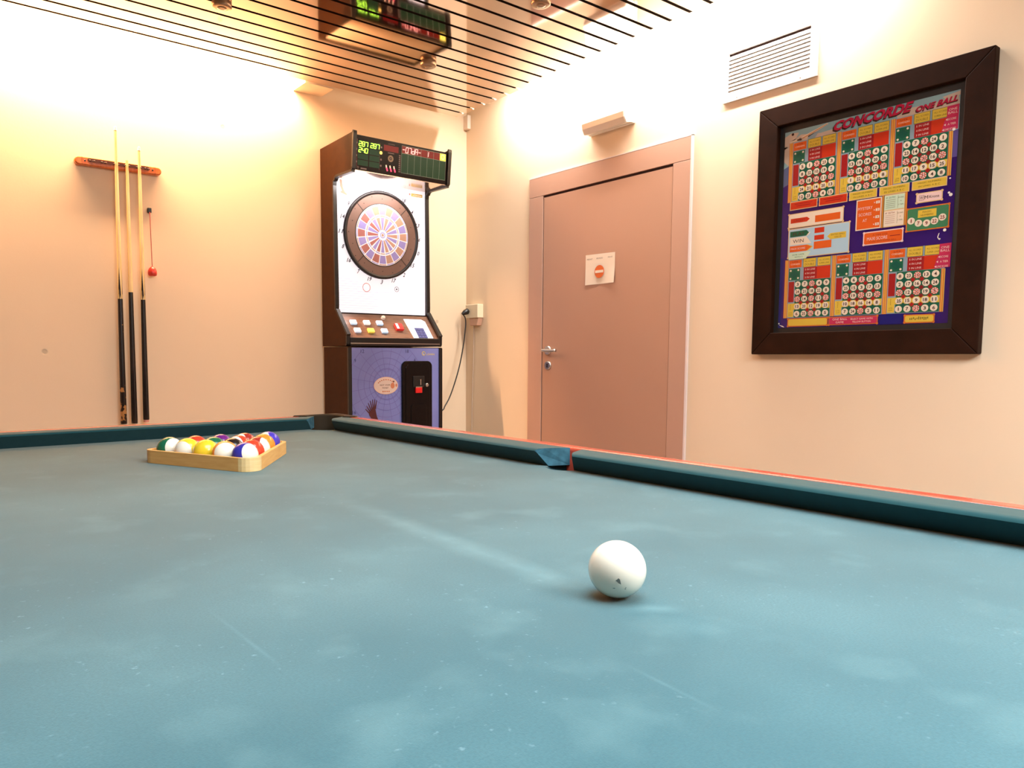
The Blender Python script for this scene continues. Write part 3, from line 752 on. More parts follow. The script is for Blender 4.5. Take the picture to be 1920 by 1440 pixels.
# ------------------------------------------------------------------ door
def door():
    M_fr = mat('door_frame_paint_lit', (.50, .295, .215), .5, noise=(1.2, .04, (1,1,1)))  # lighter than the leaf: stronger light on the header put into the colour
    M_lf = mat('door_leaf_paint', (.455, .255, .175), .5, noise=(1.2, .05, (1,1,1)))
    M_gapd = mat('door_gap', (.03, .008, .006), .9)
    root = bpy.data.objects.new('door_1', None); COL.objects.link(root); root.location = (XW, 2.774, 0); WORLD[root] = Vector((XW, 2.774, 0)); root['kind'] = 'structure'
    x0 = XW-.012
    ya, yb = 3.330, 2.212     # outer left and right edges as seen from the room
    m = MB()
    m.box(x0, XW-.0005, 3.214, ya, 0, 1.965, M_fr); m.box(x0, XW-.0005, yb, 2.310, 0, 1.965, M_fr)
    m.box(x0, XW-.0005, yb, ya, 1.9665, 2.074, M_fr)
    m.build('door_frame', root, bevel=.0015)
    MB().box(XW-.0012, XW-.0004, 2.31, 3.215, .005, 1.97, M_gapd).build('door_rebate', root)
    e = MB().box(x0-.0005, XW-.0005, yb-.010, yb-.0004, 0, 2.078, mat('casing_edge_white', (.80,.66,.62), .5))
    e.box(x0-.0005, XW-.0005, yb-.010, ya, 2.0745, 2.080, mat('casing_edge_white', (.80,.66,.62), .5)); e.build('casing_edge', root)
    MB().box(XW-.0095, XW-.0014, 2.3125, 3.2065, .008, 1.953, M_lf).build('door_leaf', root)
    # lever handle and lock rose
    h = MB(); yh, zh = 3.160, 1.075
    h.lathe((XW-.0095, yh, zh), (-1,0,0), [(.026, 0), (.026, .007), (.022, .009)], M_silver, 24)
    hd = h.build('handle', root)
    t = MB().tube([(XW-.017, yh, zh), (XW-.050, yh, zh), (XW-.056, yh-.006, zh), (XW-.057, yh-.03, zh-.001), (XW-.057, yh-.108, zh-.002)], .0095, M_silver, 12)
    t.build('lever', hd)
    l = MB(); l.lathe((XW-.0095, 3.157, .988), (-1,0,0), [(.025, 0), (.025, .007), (.021, .009)], M_silver, 24)
    lk = l.build('lock_rose', root)
    MB().box(XW-.0200, XW-.0180, 3.153, 3.161, .976, .998, M_black).build('keyhole', lk)
    # paper notice taped to the leaf
    M_pap = mat('paper_white', (.82, .68, .54), .7); M_ink = mat('paper_ink', (.16, .08, .05), .7); M_sgn = mat('sign_orange', (.72, .13, .02), .6)
    f = Fr((XW-.0098, 0, 0), (0,-1,0), (0,0,1))
    p = MB(); n = 8
    yl, yr = 2.872, 2.664; zt, zb = 1.586, 1.428
    vs = []; fs = []
    for i in range(n+1):
        for j in range(n+1):
            u, v = i/n, j/n
            lift = .0012+.006*max(0, u-.75)*4*max(0,.5-v)*2+.004*(1-v)*(1-v)*abs(u-.5)
            vs.append((XW-.0096-lift, yl+(yr-yl)*u+.002*(1-v)*(1-u)*0, zb+(zt-zb)*v+(.004*(1-u) if v > .9 else 0)))
    for i in range(n):
        for j in range(n):
            a = i*(n+1)+j; fs.append((a, a+n+1, a+n+2, a+1))
    p.add(vs, fs, M_pap, True)
    for t_, y, w in (('PRIVAT', 2.838, .040), ('PRIVADO', 2.768, .044), ('PRIVÉ', 2.694, .031)):
        p.text(f, t_, -y, 1.564, w, .0085, .0050, M_ink)
    p.disc(f, -2.769, 1.494, .034, .0045, M_sgn, 32); p.rect(f, -2.769-.029, -2.769+.029, 1.487, 1.501, .0050, M_pap)
    tag(p.build('paper_sign', origin=(XW-.01, 2.77, 1.5)), 'white paper notice with orange no-entry sign taped on the brown door', 'sign')

# ------------------------------------------------------------------ emergency light, vent, socket
def wall_fittings():
    M_em = mat('fitting_white', (.82, .76, .66), .35); M_lens = mat('fitting_lens', (.84, .74, .62), .2, coat=.3)
    root = thing('emergency_light', (XW, 2.706, 2.22), 'white emergency light mounted on the wall above the brown door', 'light fitting')
    fy = Fr((0, 0, 0), (-1,0,0), (0,0,1))      # u = -X, v = z, normal +Y
    MB().box(XW-.022, XW-.0005, 2.556, 2.858, 2.216, 2.356, M_em).build('back_plate', root, bevel=.003)
    pr = [(-(XW-.0225), 2.219), (-(XW-.060), 2.212), (-(XW-.077), 2.238), (-(XW-.082), 2.264), (-(XW-.070), 2.272), (-(XW-.058), 2.352), (-(XW-.0225), 2.354)]
    MB().prism(fy, pr, 2.562, 2.852, M_em).build('housing', root, bevel=.002)
    MB().prism(fy, [(-(XW-.0712), 2.2735), (-(XW-.0835), 2.265), (-(XW-.0785), 2.237), (-(XW-.0610), 2.2100), (-(XW-.058), 2.222)], 2.566, 2.848, M_lens).build('diffuser', root, bevel=.002)
    # ventilation grille
    root = thing('air_vent', (XW, 1.838, 2.18), 'white louvred ventilation grille high on the right wall', 'vent')
    yl, yr, zb, zt = 2.051, 1.619, 2.174, 2.412
    il, ir, ib, it_ = 2.025, 1.652, 2.206, 2.382
    M_v = mat('vent_white', (.82, .76, .72), .4)
    m = MB(); a, b = XW-.010, XW-.0005
    m.box(a, b, il, yl, zb, zt, M_v); m.box(a, b, yr, ir, zb, zt, M_v); m.box(a, b, ir, il, zb, ib, M_v); m.box(a, b, ir, il, it_, zt, M_v)
    m.build('vent_frame', root, bevel=.0015)
    MB().box(XW-.0016, XW-.0006, ir, il, ib, it_, mat('vent_duct_dark', (.05,.02,.015), .9)).build('duct_opening', root)
    for k in range(10):
        z = ib+.0012+k*.0164
        s = MB(); s.add([(XW-.0098, ir, z), (XW-.0098, il, z), (XW-.0052, il, z+.0156), (XW-.0052, ir, z+.0156), (XW-.0086, ir, z), (XW-.0086, il, z), (XW-.0040, il, z+.0156), (XW-.0040, ir, z+.0156)],
                        [(0,3,2,1),(7,4,5,6),(0,4,7,3),(1,2,6,5),(0,1,5,4),(3,7,6,2)], M_v)
        s.build('louvre', root)
    for y, z in ((1.69, zb+.012), (1.98, zb+.012), (1.69, zt-.012), (1.98, zt-.012)): MB().lathe((XW-.0101, y, z), (-1,0,0), [(.003, 0), (.0025, .001)], M_silver, 10).build('screw', root)
    # wall socket with adapter block underneath and thin wire going down
    root = thing('wall_socket', (XW, 3.835, 1.29), 'cream surface-mounted wall socket right of the dart machine', 'socket')
    MB().box(XW-.05, XW-.0005, 3.770, 3.898, 1.288, 1.376, M_cream).build('socket_box', root, bevel=.004)
    M_ad = mat('socket_adapter', (.62, .36, .25), .5)
    fx = Fr((XW-.040, 0, 0), (0,-1,0), (0,0,1))
    MB().prism(fx, [(-3.862, 1.240), (-3.790, 1.240), (-3.775, 1.2875), (-3.872, 1.2875)], -.039, 0, M_ad).build('cable_gland', root, bevel=.003)
    w = MB().tube([(XW-.006, 3.862, 1.2405), (XW-.006, 3.868, 1.0), (XW-.0055, 3.880, .75), (XW-.0055, 3.885, .40), (XW-.0055, 3.885, .002)], .0028, mat('wire_grey', (.55, .42, .32), .5), 8)
    w.build('wire', root)
    root = thing('power_cord', (2.985, 3.858, 1.33), 'black mains cord plugged into the cream wall socket', 'cord')
    p = MB(); p.lathe((XW-.0505, 3.872, 1.335), Vector((-1, .04, -.45)), [(.018, 0), (.019, .012), (.016, .030), (.008, .048)], M_black, 16)
    p.build('plug', root)
    c = MB().tube([(2.957, 3.874, 1.316), (2.982, 3.872, 1.276), (2.968, 3.865, 1.165), (2.939, 3.855, 1.054), (2.902, 3.84, 0.958), (2.856, 3.825, 0.863), (2.807, 3.81, 0.78), (2.758, 3.795, 0.725), (2.734, 3.785, 0.703), (2.6295, 3.78, .64)], .0042, M_black, 8)
    c.build('cable', root)

# ------------------------------------------------------------------ cue rack and cues
def cue_wall():
    M_or = wood_material('rack_orange_wood', 'D8742C', 'C05A1C', .35, (30, 6, 6), 3, coat=.3)
    M_dkw = mat('rack_groove', (.075, .014, .006), .6)
    zc = 1.957; y0 = YW-.001
    root = thing('cue_rack', (.916, YW, zc), 'orange wooden cue rack on the back wall holding three cues', 'cue rack')
    f = Fr((0, YW-.030, 0), (1,0,0), (0,0,1))
    def pill(x0, x1, z, r, n=8):
        return [(x1-r+r*cos(math.radians(-90+180*i/n)), z+r*sin(math.radians(-90+180*i/n))) for i in range(n+1)] + [(x0+r+r*cos(math.radians(90+180*i/n)), z+r*sin(math.radians(90+180*i/n))) for i in range(n+1)]
    MB().prism(f, pill(.712, 1.106, zc, .0195), -.0295, 0, M_or).build('rack_board', root, bevel=.006, seg=3)
    MB().prism(f, pill(.768, 1.048, zc+.006, .0085), .0002, .0012, M_dkw).build('groove', root)
    for x in (.744, 1.074): MB().rect(f, x-.0006, x+.0006, zc-.0195, zc+.0195, .0010, M_dkw).build('seam', root)
    for x in (.757, 1.062): MB().lathe(f.p(x, zc+.002, .0), (0,-1,0), [(.0042, 0), (.003, .0012)], M_black, 12).build('screw', root)
    M_clip = mat('clip_grey', (.09, .06, .05), .4)
    clips = [.785, .836, .892, .940, .994, 1.033]
    for x in clips:
        c = MB()
        for s in (-1, 1):
            c.tube([f.p(x+s*.004, zc+.004, .001), f.p(x+s*.0115, zc+.003, .008), f.p(x+s*.0115, zc+.002, .017), f.p(x+s*.007, zc+.001, .022)], .0022, M_clip, 6, 4)
        c.build('clip', root)
    # cues
    M_ash = wood_material('cue_ash', 'EBCD96', 'DDB878', .3, (10, 10, .8), 12, coat=.2)
    M_blk = mat('cue_black_lacquer', (.008, .005, .005), .25, coat=.3)
    M_tip = mat('cue_tip', (.62, .42, .36), .8); M_fer = mat('cue_ferrule', (.85, .74, .62), .4); M_br = mat('cue_brass_ring', (.30,.18,.08), .4, metal=.7)
    M_bump = mat('cue_bumper_pink', (.72, .30, .22), .6)
    # worn butt
    M_worn = mat('cue_worn_butt', (.01,.006,.005), .35)
    nt = M_worn.node_tree; b = nt.nodes['Principled BSDF']; L = nt.links
    geo = nt.nodes.new('ShaderNodeNewGeometry'); n = nt.nodes.new('ShaderNodeTexNoise'); n.inputs['Scale'].default_value = 42; n.inputs['Detail'].default_value = 6
    sep = nt.nodes.new('ShaderNodeSeparateXYZ'); L.new(geo.outputs['Position'], sep.inputs[0]); L.new(geo.outputs['Position'], n.inputs['Vector'])
    r = nt.nodes.new('ShaderNodeMapRange'); r.inputs['From Min'].default_value = .78; r.inputs['From Max'].default_value = 1.02; r.inputs['To Min'].default_value = .50; r.inputs['To Max'].default_value = .30
    L.new(sep.outputs[2], r.inputs['Value'])
    lt = nt.nodes.new('ShaderNodeMath'); lt.operation = 'LESS_THAN'; L.new(n.outputs['Fac'], lt.inputs[0]); L.new(r.outputs['Result'], lt.inputs[1])
    z2 = nt.nodes.new('ShaderNodeMath'); z2.operation = 'GREATER_THAN'; z2.inputs[1].default_value = .722; L.new(sep.outputs[2], z2.inputs[0])
    mu = nt.nodes.new('ShaderNodeMath'); mu.operation = 'MULTIPLY'; L.new(lt.outputs[0], mu.inputs[0]); L.new(z2.outputs[0], mu.inputs[1])
    mx = nt.nodes.new('ShaderNodeMix'); mx.data_type = 'RGBA'; mx.inputs['A'].default_value = (.008,.004,.003,1); mx.inputs['B'].default_value = (*hexc('B98048'), 1)
    L.new(mu.outputs[0], mx.inputs['Factor']); L.new(mx.outputs['Result'], b.inputs['Base Color'])
    yb, yt = YW-.046, YW-.042
    def cue(xb, zb, xt, zt, zj, kind, label):
        d = Vector((xt-xb, yt-yb, zt-zb)); Lc = d.length; dn = d.normalized(); o = Vector((xb, yb, zb))
        root = thing('cue', o, label, 'pool cue', 'pool cues in the wall rack')
        def R(t): return .0150-.0085*(t/Lc)**.92
        tj = (zj-zb)/(zt-zb)*Lc
        mb = MB()
        wood_top = Lc-.022 if kind != 'flat' else Lc
        st = [tj*.0, tj, tj+(wood_top-tj)*.4, wood_top]
        # shaft starts at the joint; the splice points of the butt reach up over it
        mb.lathe(o, dn, [(R(tj), tj), (R(tj+.3), tj+.3), (R(wood_top), wood_top)], M_ash, 18)
        mb.build('shaft', root)
        bm = M_worn if kind == 'worn' else M_blk
        bt = MB(); bt.lathe(o, dn, [(.0135, .0), (.0150, .003), (R(tj*.5)+.0002, tj*.5), (R(tj)+.0002, tj)], bm, 24)
        if kind != 'flat':
            # spliced points
            t0 = dn.orthogonal().normalized(); b0 = dn.cross(t0)
            for q in range(4):
                a = math.radians(90*q+20)
                for sgn in (0,):
                    vs = []; n_ = 6
                    for i in range(n_+1):
                        f_ = i/n_; s_ = tj+f_*.15; wd = .85*(1-f_)**1.0*(PI/4)
                        rr = R(s_)+.0003
                        for e_ in (-wd, 0, wd):
                            vs.append(o+dn*s_+(t0*cos(a+e_)+b0*sin(a+e_))*rr)
                    fs = []
                    for i in range(n_):
                        for k_ in range(2): fs.append((i*3+k_, i*3+k_+1, (i+1)*3+k_+1, (i+1)*3+k_))
                    bt.add(vs, fs, bm, True)
        bt.build('butt', root)
        if kind != 'flat':
            MB().lathe(o, dn, [(R(Lc-.022)+.0002, Lc-.0222), (R(Lc-.022)+.0002, Lc-.019)], M_br, 14).build('ring', root)
            MB().lathe(o, dn, [(R(Lc-.019), Lc-.019), (R(Lc-.006), Lc-.007)], M_fer, 14).build('ferrule', root)
            MB().lathe(o, dn, [(R(Lc), Lc-.007), (R(Lc)*.98, Lc-.002), (R(Lc)*.6, Lc)], M_tip, 14).build('tip', root)
        if kind == 'bump':
            MB().lathe(o, -dn, [(.0130, .0), (.0128, .012)], M_bump, 18).build('bumper', root)['label'] = 'pink rubber bumper'
    cue(.881, .706, .893, 2.136, 1.318, 'worn', 'longest cue, leftmost in the rack, with scuffed black and bare wood butt')
    cue(.931, .706, .940, 1.984, 1.352, 'flat', 'middle cue with plain black butt and shaft ending at the rack')
    cue(.987, .722, .998, 2.058, 1.318, 'bump', 'right cue with clean black butt and pink bumper beside the red chalk ball')
    # chalk holder on a cord
    root = thing('chalk_holder', (1.046, YW, 1.765), 'red chalk ball hanging on a red cord from a black wall clip', 'chalk holder')
    y = YW-.022
    MB().box(1.0355, 1.0545, YW-.018, YW-.0005, 1.752, 1.776, M_black).build('wall_clip', root, bevel=.003)
    M_cord = mat('cord_red', (.45, .025, .02), .6); M_rb = mat('chalk_case_red', (.58, .035, .02), .35)
    MB().tube([(1.045, y+.004, 1.754), (1.0445, y, 1.70), (1.0455, y, 1.6), (1.047, y, 1.487)], .0017, M_cord, 6).build('cord', root)
    MB().lathe((1.047, y, 1.440), (0,0,1), [(.013, 0), (.0195, .003), (.0215, .012), (.0205, .026), (.0160, .037), (.009, .044), (.003, .048)], M_rb, 24).build('chalk_case', root)

# ------------------------------------------------------------------ framed game board
def game_board():
    root = thing('framed_game_board', (XW, 1.42, 1.568), 'colourful bingo game board in a wide dark wooden frame on the right wall', 'picture')
    M_fr = wood_material('frame_dark_wood', '231006', '2E160A', .6, (20, 2, 2), 5); M_fr.node_tree.nodes['Principled BSDF'].inputs['Specular IOR Level'].default_value = .08
    M_frv = M_fr
    xf = XW-.040
    f = Fr((xf, 0, 0), (0,-1,0), (0,0,1))
    o = [-1.849, -.990, 1.050, 2.086]; i = [-1.764, -1.076, 1.142, 2.003]
    m = MB()
    m.prism(f, [(o[0],o[3]),(i[0],i[3]),(i[1],i[3]),(o[1],o[3])][::-1], -.0395, 0, M_fr)
    m.build('frame_board', root, bevel=.003)
    MB().prism(f, [(o[0],o[2]),(o[1],o[2]),(i[1],i[2]),(i[0],i[2])], -.0395, 0, M_fr).build('frame_board', root, bevel=.003)
    MB().prism(f, [(o[0],o[2]+.0006),(i[0],i[2]+.0006),(i[0],i[3]-.0006),(o[0],o[3]-.0006)], -.0395, -.0002, M_fr).build('frame_board', root, bevel=.003)
    MB().prism(f, [(o[1],o[2]+.0006),(o[1],o[3]-.0006),(i[1],i[3]-.0006),(i[1],i[2]+.0006)], -.0395, -.0002, M_fr).build('frame_board', root, bevel=.003)
    MB().box(XW-.013, XW-.0006, 1.06, 1.78, 1.13, 2.02, mat('board_backing', (.012,.008,.006), .6)).build('backing', root)
    # printed glass, drawn in millimetres from its upper left corner
    K = .00999
    g = Fr((XW-.0135, 1.7434, 1.976), (0,-.001,0), (0,0,1)); 
    class G:                                     # mm -> m, v downwards
        def p(s, u, v, h=0.): return Vector((XW-.0135-h, 1.7434-u*.001, 1.976-v*.001))
    g = G()
    def c(n, col): return mat('print_'+n, col, .22, coat=.35)
    BLUE = c('blue', (.024,.004,.115)); DBLUE = c('deep_blue', (.003,.006,.13)); SKY = c('sky', (.22,.34,.35)); SKY2 = c('haze', (.48,.36,.28)); GREY = c('grey_blue', (.22,.29,.33))
    RED = c('red', (.50,.028,.008)); CRIM = c('crimson', (.30,.010,.012)); DRED = c('dark_red', (.20,.012,.014)); ORG = c('orange', (.64,.095,.012)); YEL = c('yellow', (.62,.40,.045)); GRN = c('green', (.008,.098,.050)); DGRN = c('dark_green', (.004,.075,.050))
    CREAM = c('cream', (.72,.58,.44)); BRN = c('brown', (.13,.10,.02)); INK = c('ink', (.05,.016,.014)); MAG = c('magenta', (.46,.022,.075)); PINK = c('pink_white', (.75,.50,.45)); STR = c('stripe_yellow', (.62,.36,.07)); STO = c('stripe_orange', (.55,.13,.02)); LTG = c('pale_green', (.52,.62,.45)); LBL = c('light_blue', (.36,.50,.58)); GOLD = c('gold_edge', (.66,.42,.20))
    b = MB()
    def R(x0, y0, x1, y1, h, m): b.flat(g, [(x0,y1),(x1,y1),(x1,y0),(x0,y0)], h*.00015, m)
    def Pl(pts, h, m): b.flat(g, pts[::-1], h*.00015, m)
    def D(x, y, r, h, m, n=20): b.flat(g, [(x+r*cos(2*PI*k/n), y-r*sin(2*PI*k/n)) for k in range(n)], h*.00015, m)
    def T(t, x, y, w, hgt, h, m, sl=0., rot=0., bold=.0):
        vs, fs = glyphs(t, bold); ca, sa = cos(rot), sin(rot)
        out = []
        for a, q in vs:
            dx = (a-.5)*w+sl*(q-.5)*hgt; dy = (q-.5)*hgt
            out.append(g.p(x+dx*ca-dy*sa, y-(dx*sa+dy*ca), h*.00015))
        b.add(out, fs, m)
    W_, H_ = 646, 814
    R(0, 0, W_, H_, 0, BLUE)
    # sky with clouds and an airliner silhouette
    R(0, 0, W_, 60, 1, SKY); Pl([(0,60),(40,60),(32,290),(0,230)], 1, SKY); Pl([(0,60),(22,60),(20,140),(0,120)], 2, SKY2); Pl([(0,150),(22,140),(24,225),(0,235)], 2, c('dusk_blue', (.075,.10,.20))); Pl([(0,225),(24,215),(24,292),(0,292)], 3, BLUE)
    Pl([(618,60),(646,60),(646,150),(620,160)], 1, LBL); Pl([(622,140),(646,135),(646,230),(624,230)], 2, c('dusk', (.10,.07,.25)))
    Pl([(30,40),(70,22),(150,34),(220,30),(220,48),(30,48)], 2, SKY2); Pl([(0,20),(28,8),(60,12),(40,46),(0,70)], 2, SKY2); Pl([(440,20),(560,26),(640,12),(646,48),(440,50)], 2, SKY2); Pl([(590,12),(646,4),(646,18),(600,22)], 3, SKY2)
    Pl([(60,36),(176,2),(182,5),(150,18),(95,42)], 3, c('plane', (.62,.48,.34))); Pl([(70,38),(176,4),(178,6),(80,40)], 4, c('plane_line', (.50,.22,.10))); Pl([(100,34),(150,20),(128,48),(98,48)], 3, GREY); Pl([(20,42),(70,34),(74,40),(26,48)], 3, c('plane', (.62,.48,.34)))
    D(34, 14, 5.5, 5, INK, 12); Pl([(52,40),(66,37),(76,42),(70,46),(56,44)], 12, INK)
    # title
    T('CONCORDE', 345, 23, 290, 42, 9, INK, .42, .02, .060); T('CONCORDE', 348, 20, 284, 37, 11, c('title_red', (.42,.010,.045)), .42, .02, .040)
    T('ONE BALL', 572, 32, 140, 23, 9, INK, .42, .06, .050); T('ONE BALL', 573, 30, 136, 20, 11, c('title_red', (.42,.010,.045)), .42, .06, .034)
    cards = {(0,0): ['5 1 9r 23 3','8 22 10 19 7','6r 18 16r 11 17r','24 21 14 20 13','12 23 2r 4 15'],
             (1,0): ['9 24 16r 4 6','13 19 14 20 25','2r 18 15r 12 17r','1 22 11 21 8','10 7 5r 23 3'],
             (2,0): ['6 7 3r 24 1','23 14 12 18 2','5r 19 20r 16 22r','11 17 9 15 25','10 13 21r 4 8'],
             (0,1): ['3 7 10r 4 9','24 21 18 22 8','15r 14 17r 11 2r','13 20 12 19 23','6 25 16r 1 5'],
             (1,1): ['4 6 1r 23 5','25 15 3 17 13','9r 19 21r 12 20r','10 18 16 14 8','7 24 22r 2 11'],
             (2,1): ['8 23 10r 13 4','2 17 16 14 24','20r 12 22r 19 5r','25 15 9 18 11','1 7 21r 3 6']}
    for (ci, ri), rows in cards.items():
        ox, oy = 24+199*ci, 49+481*ri
        # ox,oy: top left of the stripe band
        R(ox-2, oy, ox+205, oy+243, 4, GREY)
        for k in range(5): R(ox-2+k*3.2, oy, ox+1.2+k*3.2, oy+243, 5, STO if k % 2 == 0 else STR)
        if ci == 2:
            for k in range(4): R(ox+195+k*3.2, oy+88, ox+198.2+k*3.2, oy+243, 5, STO if k % 2 == 0 else STR)
        x = ox+12
        R(x+4, oy+3, x+58, oy+34, 5, ORG); T('LITE', x+31, oy+11, 24, 5.5, 6, DRED); T('CORNERS', x+31, oy+20, 40, 6, 6, CREAM); T('FOR', x+31, oy+28.5, 14, 4, 6, DRED)
        for q, s2 in ((66, 'DOUBLE'), (126, 'SUPER LINE')):
            R(x+q-1.5, oy, x+q+53, oy+36, 5, BRN); R(x+q, oy+1.5, x+q+51.5, oy+34.5, 6, YEL)
            T('ALL SCORES', x+q+26, oy+12, 42, 6.5, 7, BRN); T(s2, x+q+26, oy+25, 40, 8.5 if q == 66 else 6.5, 7, BRN)
        R(x+4, oy+38, x+53, oy+86, 5, GRN); Pl([(x+28,oy+44),(x+48,oy+62),(x+28,oy+80),(x+9,oy+62)], 6, DGRN)
        for dx, dy in ((12,46),(45,45),(12,79),(45,78)): D(x+dx, oy+dy, 4, 7, CREAM, 12)
        R(x+68, oy+37, x+179, oy+87, 5, RED); R(x+68, oy+37, x+124, oy+87, 6, CRIM)
        for k, t in enumerate(('5 IN LINE', '4 IN LINE', '3 IN LINE')): T(t, x+95, oy+46+k*16, 42, 7, 7, PINK)
        R(x+5, oy+92, x+29, oy+177, 5, CRIM)
        R(x+33, oy+88, x+182, oy+241, 5, GRN)
        gx, gy = ox+57, oy+104.3
        R(x+4, oy+183, x+30, oy+239, 6, YEL); R(x+30, oy+183, x+182, oy+208, 6, YEL)
        for k in range(4): R(x+15, oy+188+k*6, x+17, oy+191+k*6, 7, BRN)
        T('LITE', x+17, oy+222, 14, 4.5, 7, BRN); T('ROW', x+17, oy+230, 14, 4.5, 7, BRN)
        # diamonds between the discs
        for a in range(4):
            for q in range(4):
                dx, dy = gx+15+30*a, gy+15.3+30.6*q
                red = (a, q) in ((1,0),(2,0),(0,1),(3,1),(0,2),(3,2),(1,3),(2,3))
                Pl([(dx,dy-9),(dx+9,dy),(dx,dy+9),(dx-9,dy)], 8, CRIM if red else (DRED if (a, q) in ((1,1),(2,1),(1,2),(2,2)) else DGRN))
        for rr, row in enumerate(rows):
            for cc_, num in enumerate(row.split()):
                X, Y = gx+30*cc_, gy+30.6*rr
                if num.endswith('r'):
                    num = num[:-1]
                    D(X, Y, 12.2, 9, c('disc_red', (.62,.11,.05)))
                    for k in range(8):
                        a = 2*PI*k/8+.2
                        Pl([(X+3*cos(a-.5),Y+3*sin(a-.5)),(X+12.2*cos(a-.17),Y+12.2*sin(a-.17)),(X+12.2*cos(a+.17),Y+12.2*sin(a+.17)),(X+3*cos(a+.5),Y+3*sin(a+.5))][::-1], 10, PINK)
                    T(num, X, Y, 3.2 if num == '1' else 6.5*len(num)+(3 if len(num) == 1 else 1), 12.5, 12, c('num_red', (.16,.010,.010)))
                else:
                    D(X, Y, 12.5, 9, CREAM); T(num, X, Y, 3.2 if num == '1' else 6.5*len(num)+(2.5 if len(num) == 1 else 1.5), 12.5, 12, INK, bold=.022)
        if ci == 2:
            Pl([(607-0,oy+0),(645,oy-1),(644,oy+84),(592,oy+86),(600,oy+50),(607,oy+38)], 10, MAG)
            T('ONE', 626, oy+13, 26, 8, 11, PINK); T('BALL', 626, oy+24, 30, 9, 11, PINK)
            for k, t in enumerate(('SCORE', 'A TIER', 'LINE SCORE')):
                T(t, 624-4*(k == 2), oy+46+17*k, 26+10*(k == 2), 7, 11, PINK); Pl([(604-k*5,oy+46+17*k),(610-k*5,oy+42+17*k),(610-k*5,oy+50+17*k)][::-1], 11, PINK)
    # plates under the upper cards
    def plate(x0, y0, x1, y1, m, edge=GOLD, w=3):
        R(x0-w, y0-w, x1+w, y1+w, 13, edge); R(x0, y0, x1, y1, 14, m)
    def frame(x0, y0, x1, y1, m, edge=GOLD, w=3):
        plate(x0, y0, x1, y1, m, edge, w)
        for x in (x0-1, x1+1):
            for y in (y0-1, y1+1): D(x, y, 4.5, 15, edge, 12)
    plate(37, 294, 148, 323, RED); plate(160, 294, 268, 323, RED)
    for x in (92, 214): R(x-38, 301, x+38, 304, 15, CRIM); R(x-30, 309, x+30, 312, 15, CRIM)
    for x0, x1 in ((280, 379), (393, 493), (507, 617)):
        plate(x0, 295, x1, 322, YEL)
        T('MAGIC NUMBERS', (x0+x1)/2, 302, 76, 6, 15, BRN); T('IN LINES A B C', (x0+x1)/2, 314, 70, 6, 15, BRN)
    for x in (154, 274, 386, 500): D(x, 308, 4, 15, DBLUE, 14)
    frame(33, 344, 256, 397, CREAM); Pl([(40,361),(110,361),(122,370),(110,380),(40,380)][::-1], 15, RED); T('CREDIT', 78, 370.5, 50, 9, 16, DRED); R(144, 361, 246, 388, 15, ORG)
    frame(35, 406, 283, 521, LBL)
    Pl([(40,414),(110,414),(121,425),(110,437),(40,437)][::-1], 15, GRN); T('PLAY', 78, 426, 50, 13, 16, INK); Pl([(121,425),(128,425),(112,440),(110,437)][::-1], 15, CREAM)
    R(144, 411, 184, 432, 15, RED); R(144, 441, 184, 460, 15, RED); R(143, 466, 215, 496, 15, ORG)
    Pl([(40,440),(110,440),(133,470),(40,470)][::-1], 15, CREAM); T('WIN', 76, 455, 46, 14, 16, INK)
    Pl([(40,474),(112,474),(134,484),(112,499),(40,499)][::-1], 15, ORG); T('MAXI SCORE', 76, 486, 62, 8, 16, PINK); Pl([(112,474),(118,474),(140,484),(118,499),(112,499),(134,484)][::-1], 16, YEL)
    Pl([(197,451),(210,440),(272,440),(272,464),(210,464)][::-1], 15, YEL); T('EXTRA BALL', 240, 447, 54, 6, 16, BRN); T('VALUE', 240, 457, 28, 6, 16, BRN)
    Pl([(37,502),(132,502),(112,530),(37,530)][::-1], 15, LTG); T('SAME GAME', 78, 511, 52, 5.5, 16, GRN); T('WITH 5', 80, 521, 34, 5.5, 16, GRN)
    # mystery scores panel and its neighbours
    plate(311, 332, 397, 441, ORG, CREAM, 4)
    for t, y, w in (('MYSTERY', 363, 54), ('SCORES', 386, 48), ('AT', 409, 16)): T(t, 341, y, w, 11, 15, PINK)
    for k, y in enumerate((346, 374, 401, 428)): R(380, y-5, 394, y+5, 15, CREAM); T(str(2+k), 387, y, 6, 7, 16, RED); Pl([(373,y-3),(378,y),(373,y+3)][::-1], 15, PINK)
    R(402, 326, 410, 446, 13, STO); R(405, 326, 407, 446, 14, STR); R(483, 324, 491, 446, 13, STO); R(486, 324, 488, 446, 14, STR)
    R(408, 326, 484, 446, 13, GOLD); R(411, 329, 481, 382, 14, LTG); R(411, 386, 481, 443, 14, CREAM)
    for y, t in ((329, 'IF 25TH'), (386, 'IF 25TH')):
        T(t, 432, y+8, 32, 6, 15, DGRN if y < 350 else DRED); R(458, y+4, 458.8, y+50, 15, BRN)
        for k in range(5): R(416, y+16+k*7, 450, y+18+k*7, 15, c('text_grey', (.28,.30,.20)) if y < 350 else c('text_rose', (.50,.33,.26)))
        T('SCORES', 469, y+12, 20, 4.5, 15, BRN); T('X', 469, y+25, 5, 4.5, 15, BRN); T('3 TIER', 469, y+38, 18, 4.5, 15, BRN)
    frame(494, 392, 630, 470, c('magic_green', (.045,.17,.075)), STO, 4)
    R(530, 400, 591, 427, 15, YEL); T('MAGIC', 560, 408, 30, 6, 16, BRN); T('NUMBERS', 560, 419, 42, 6, 16, BRN)
    for t, (x, y) in zip(('1','7','9','22','25'), ((508,435),(533,446),(560,449),(586,445),(611,435))):
        D(x, y, 12.5, 15, CREAM); T(t, x, y, 3.2 if t == '1' else 6.5*len(t)+2, 13, 17, DRED, bold=.022)
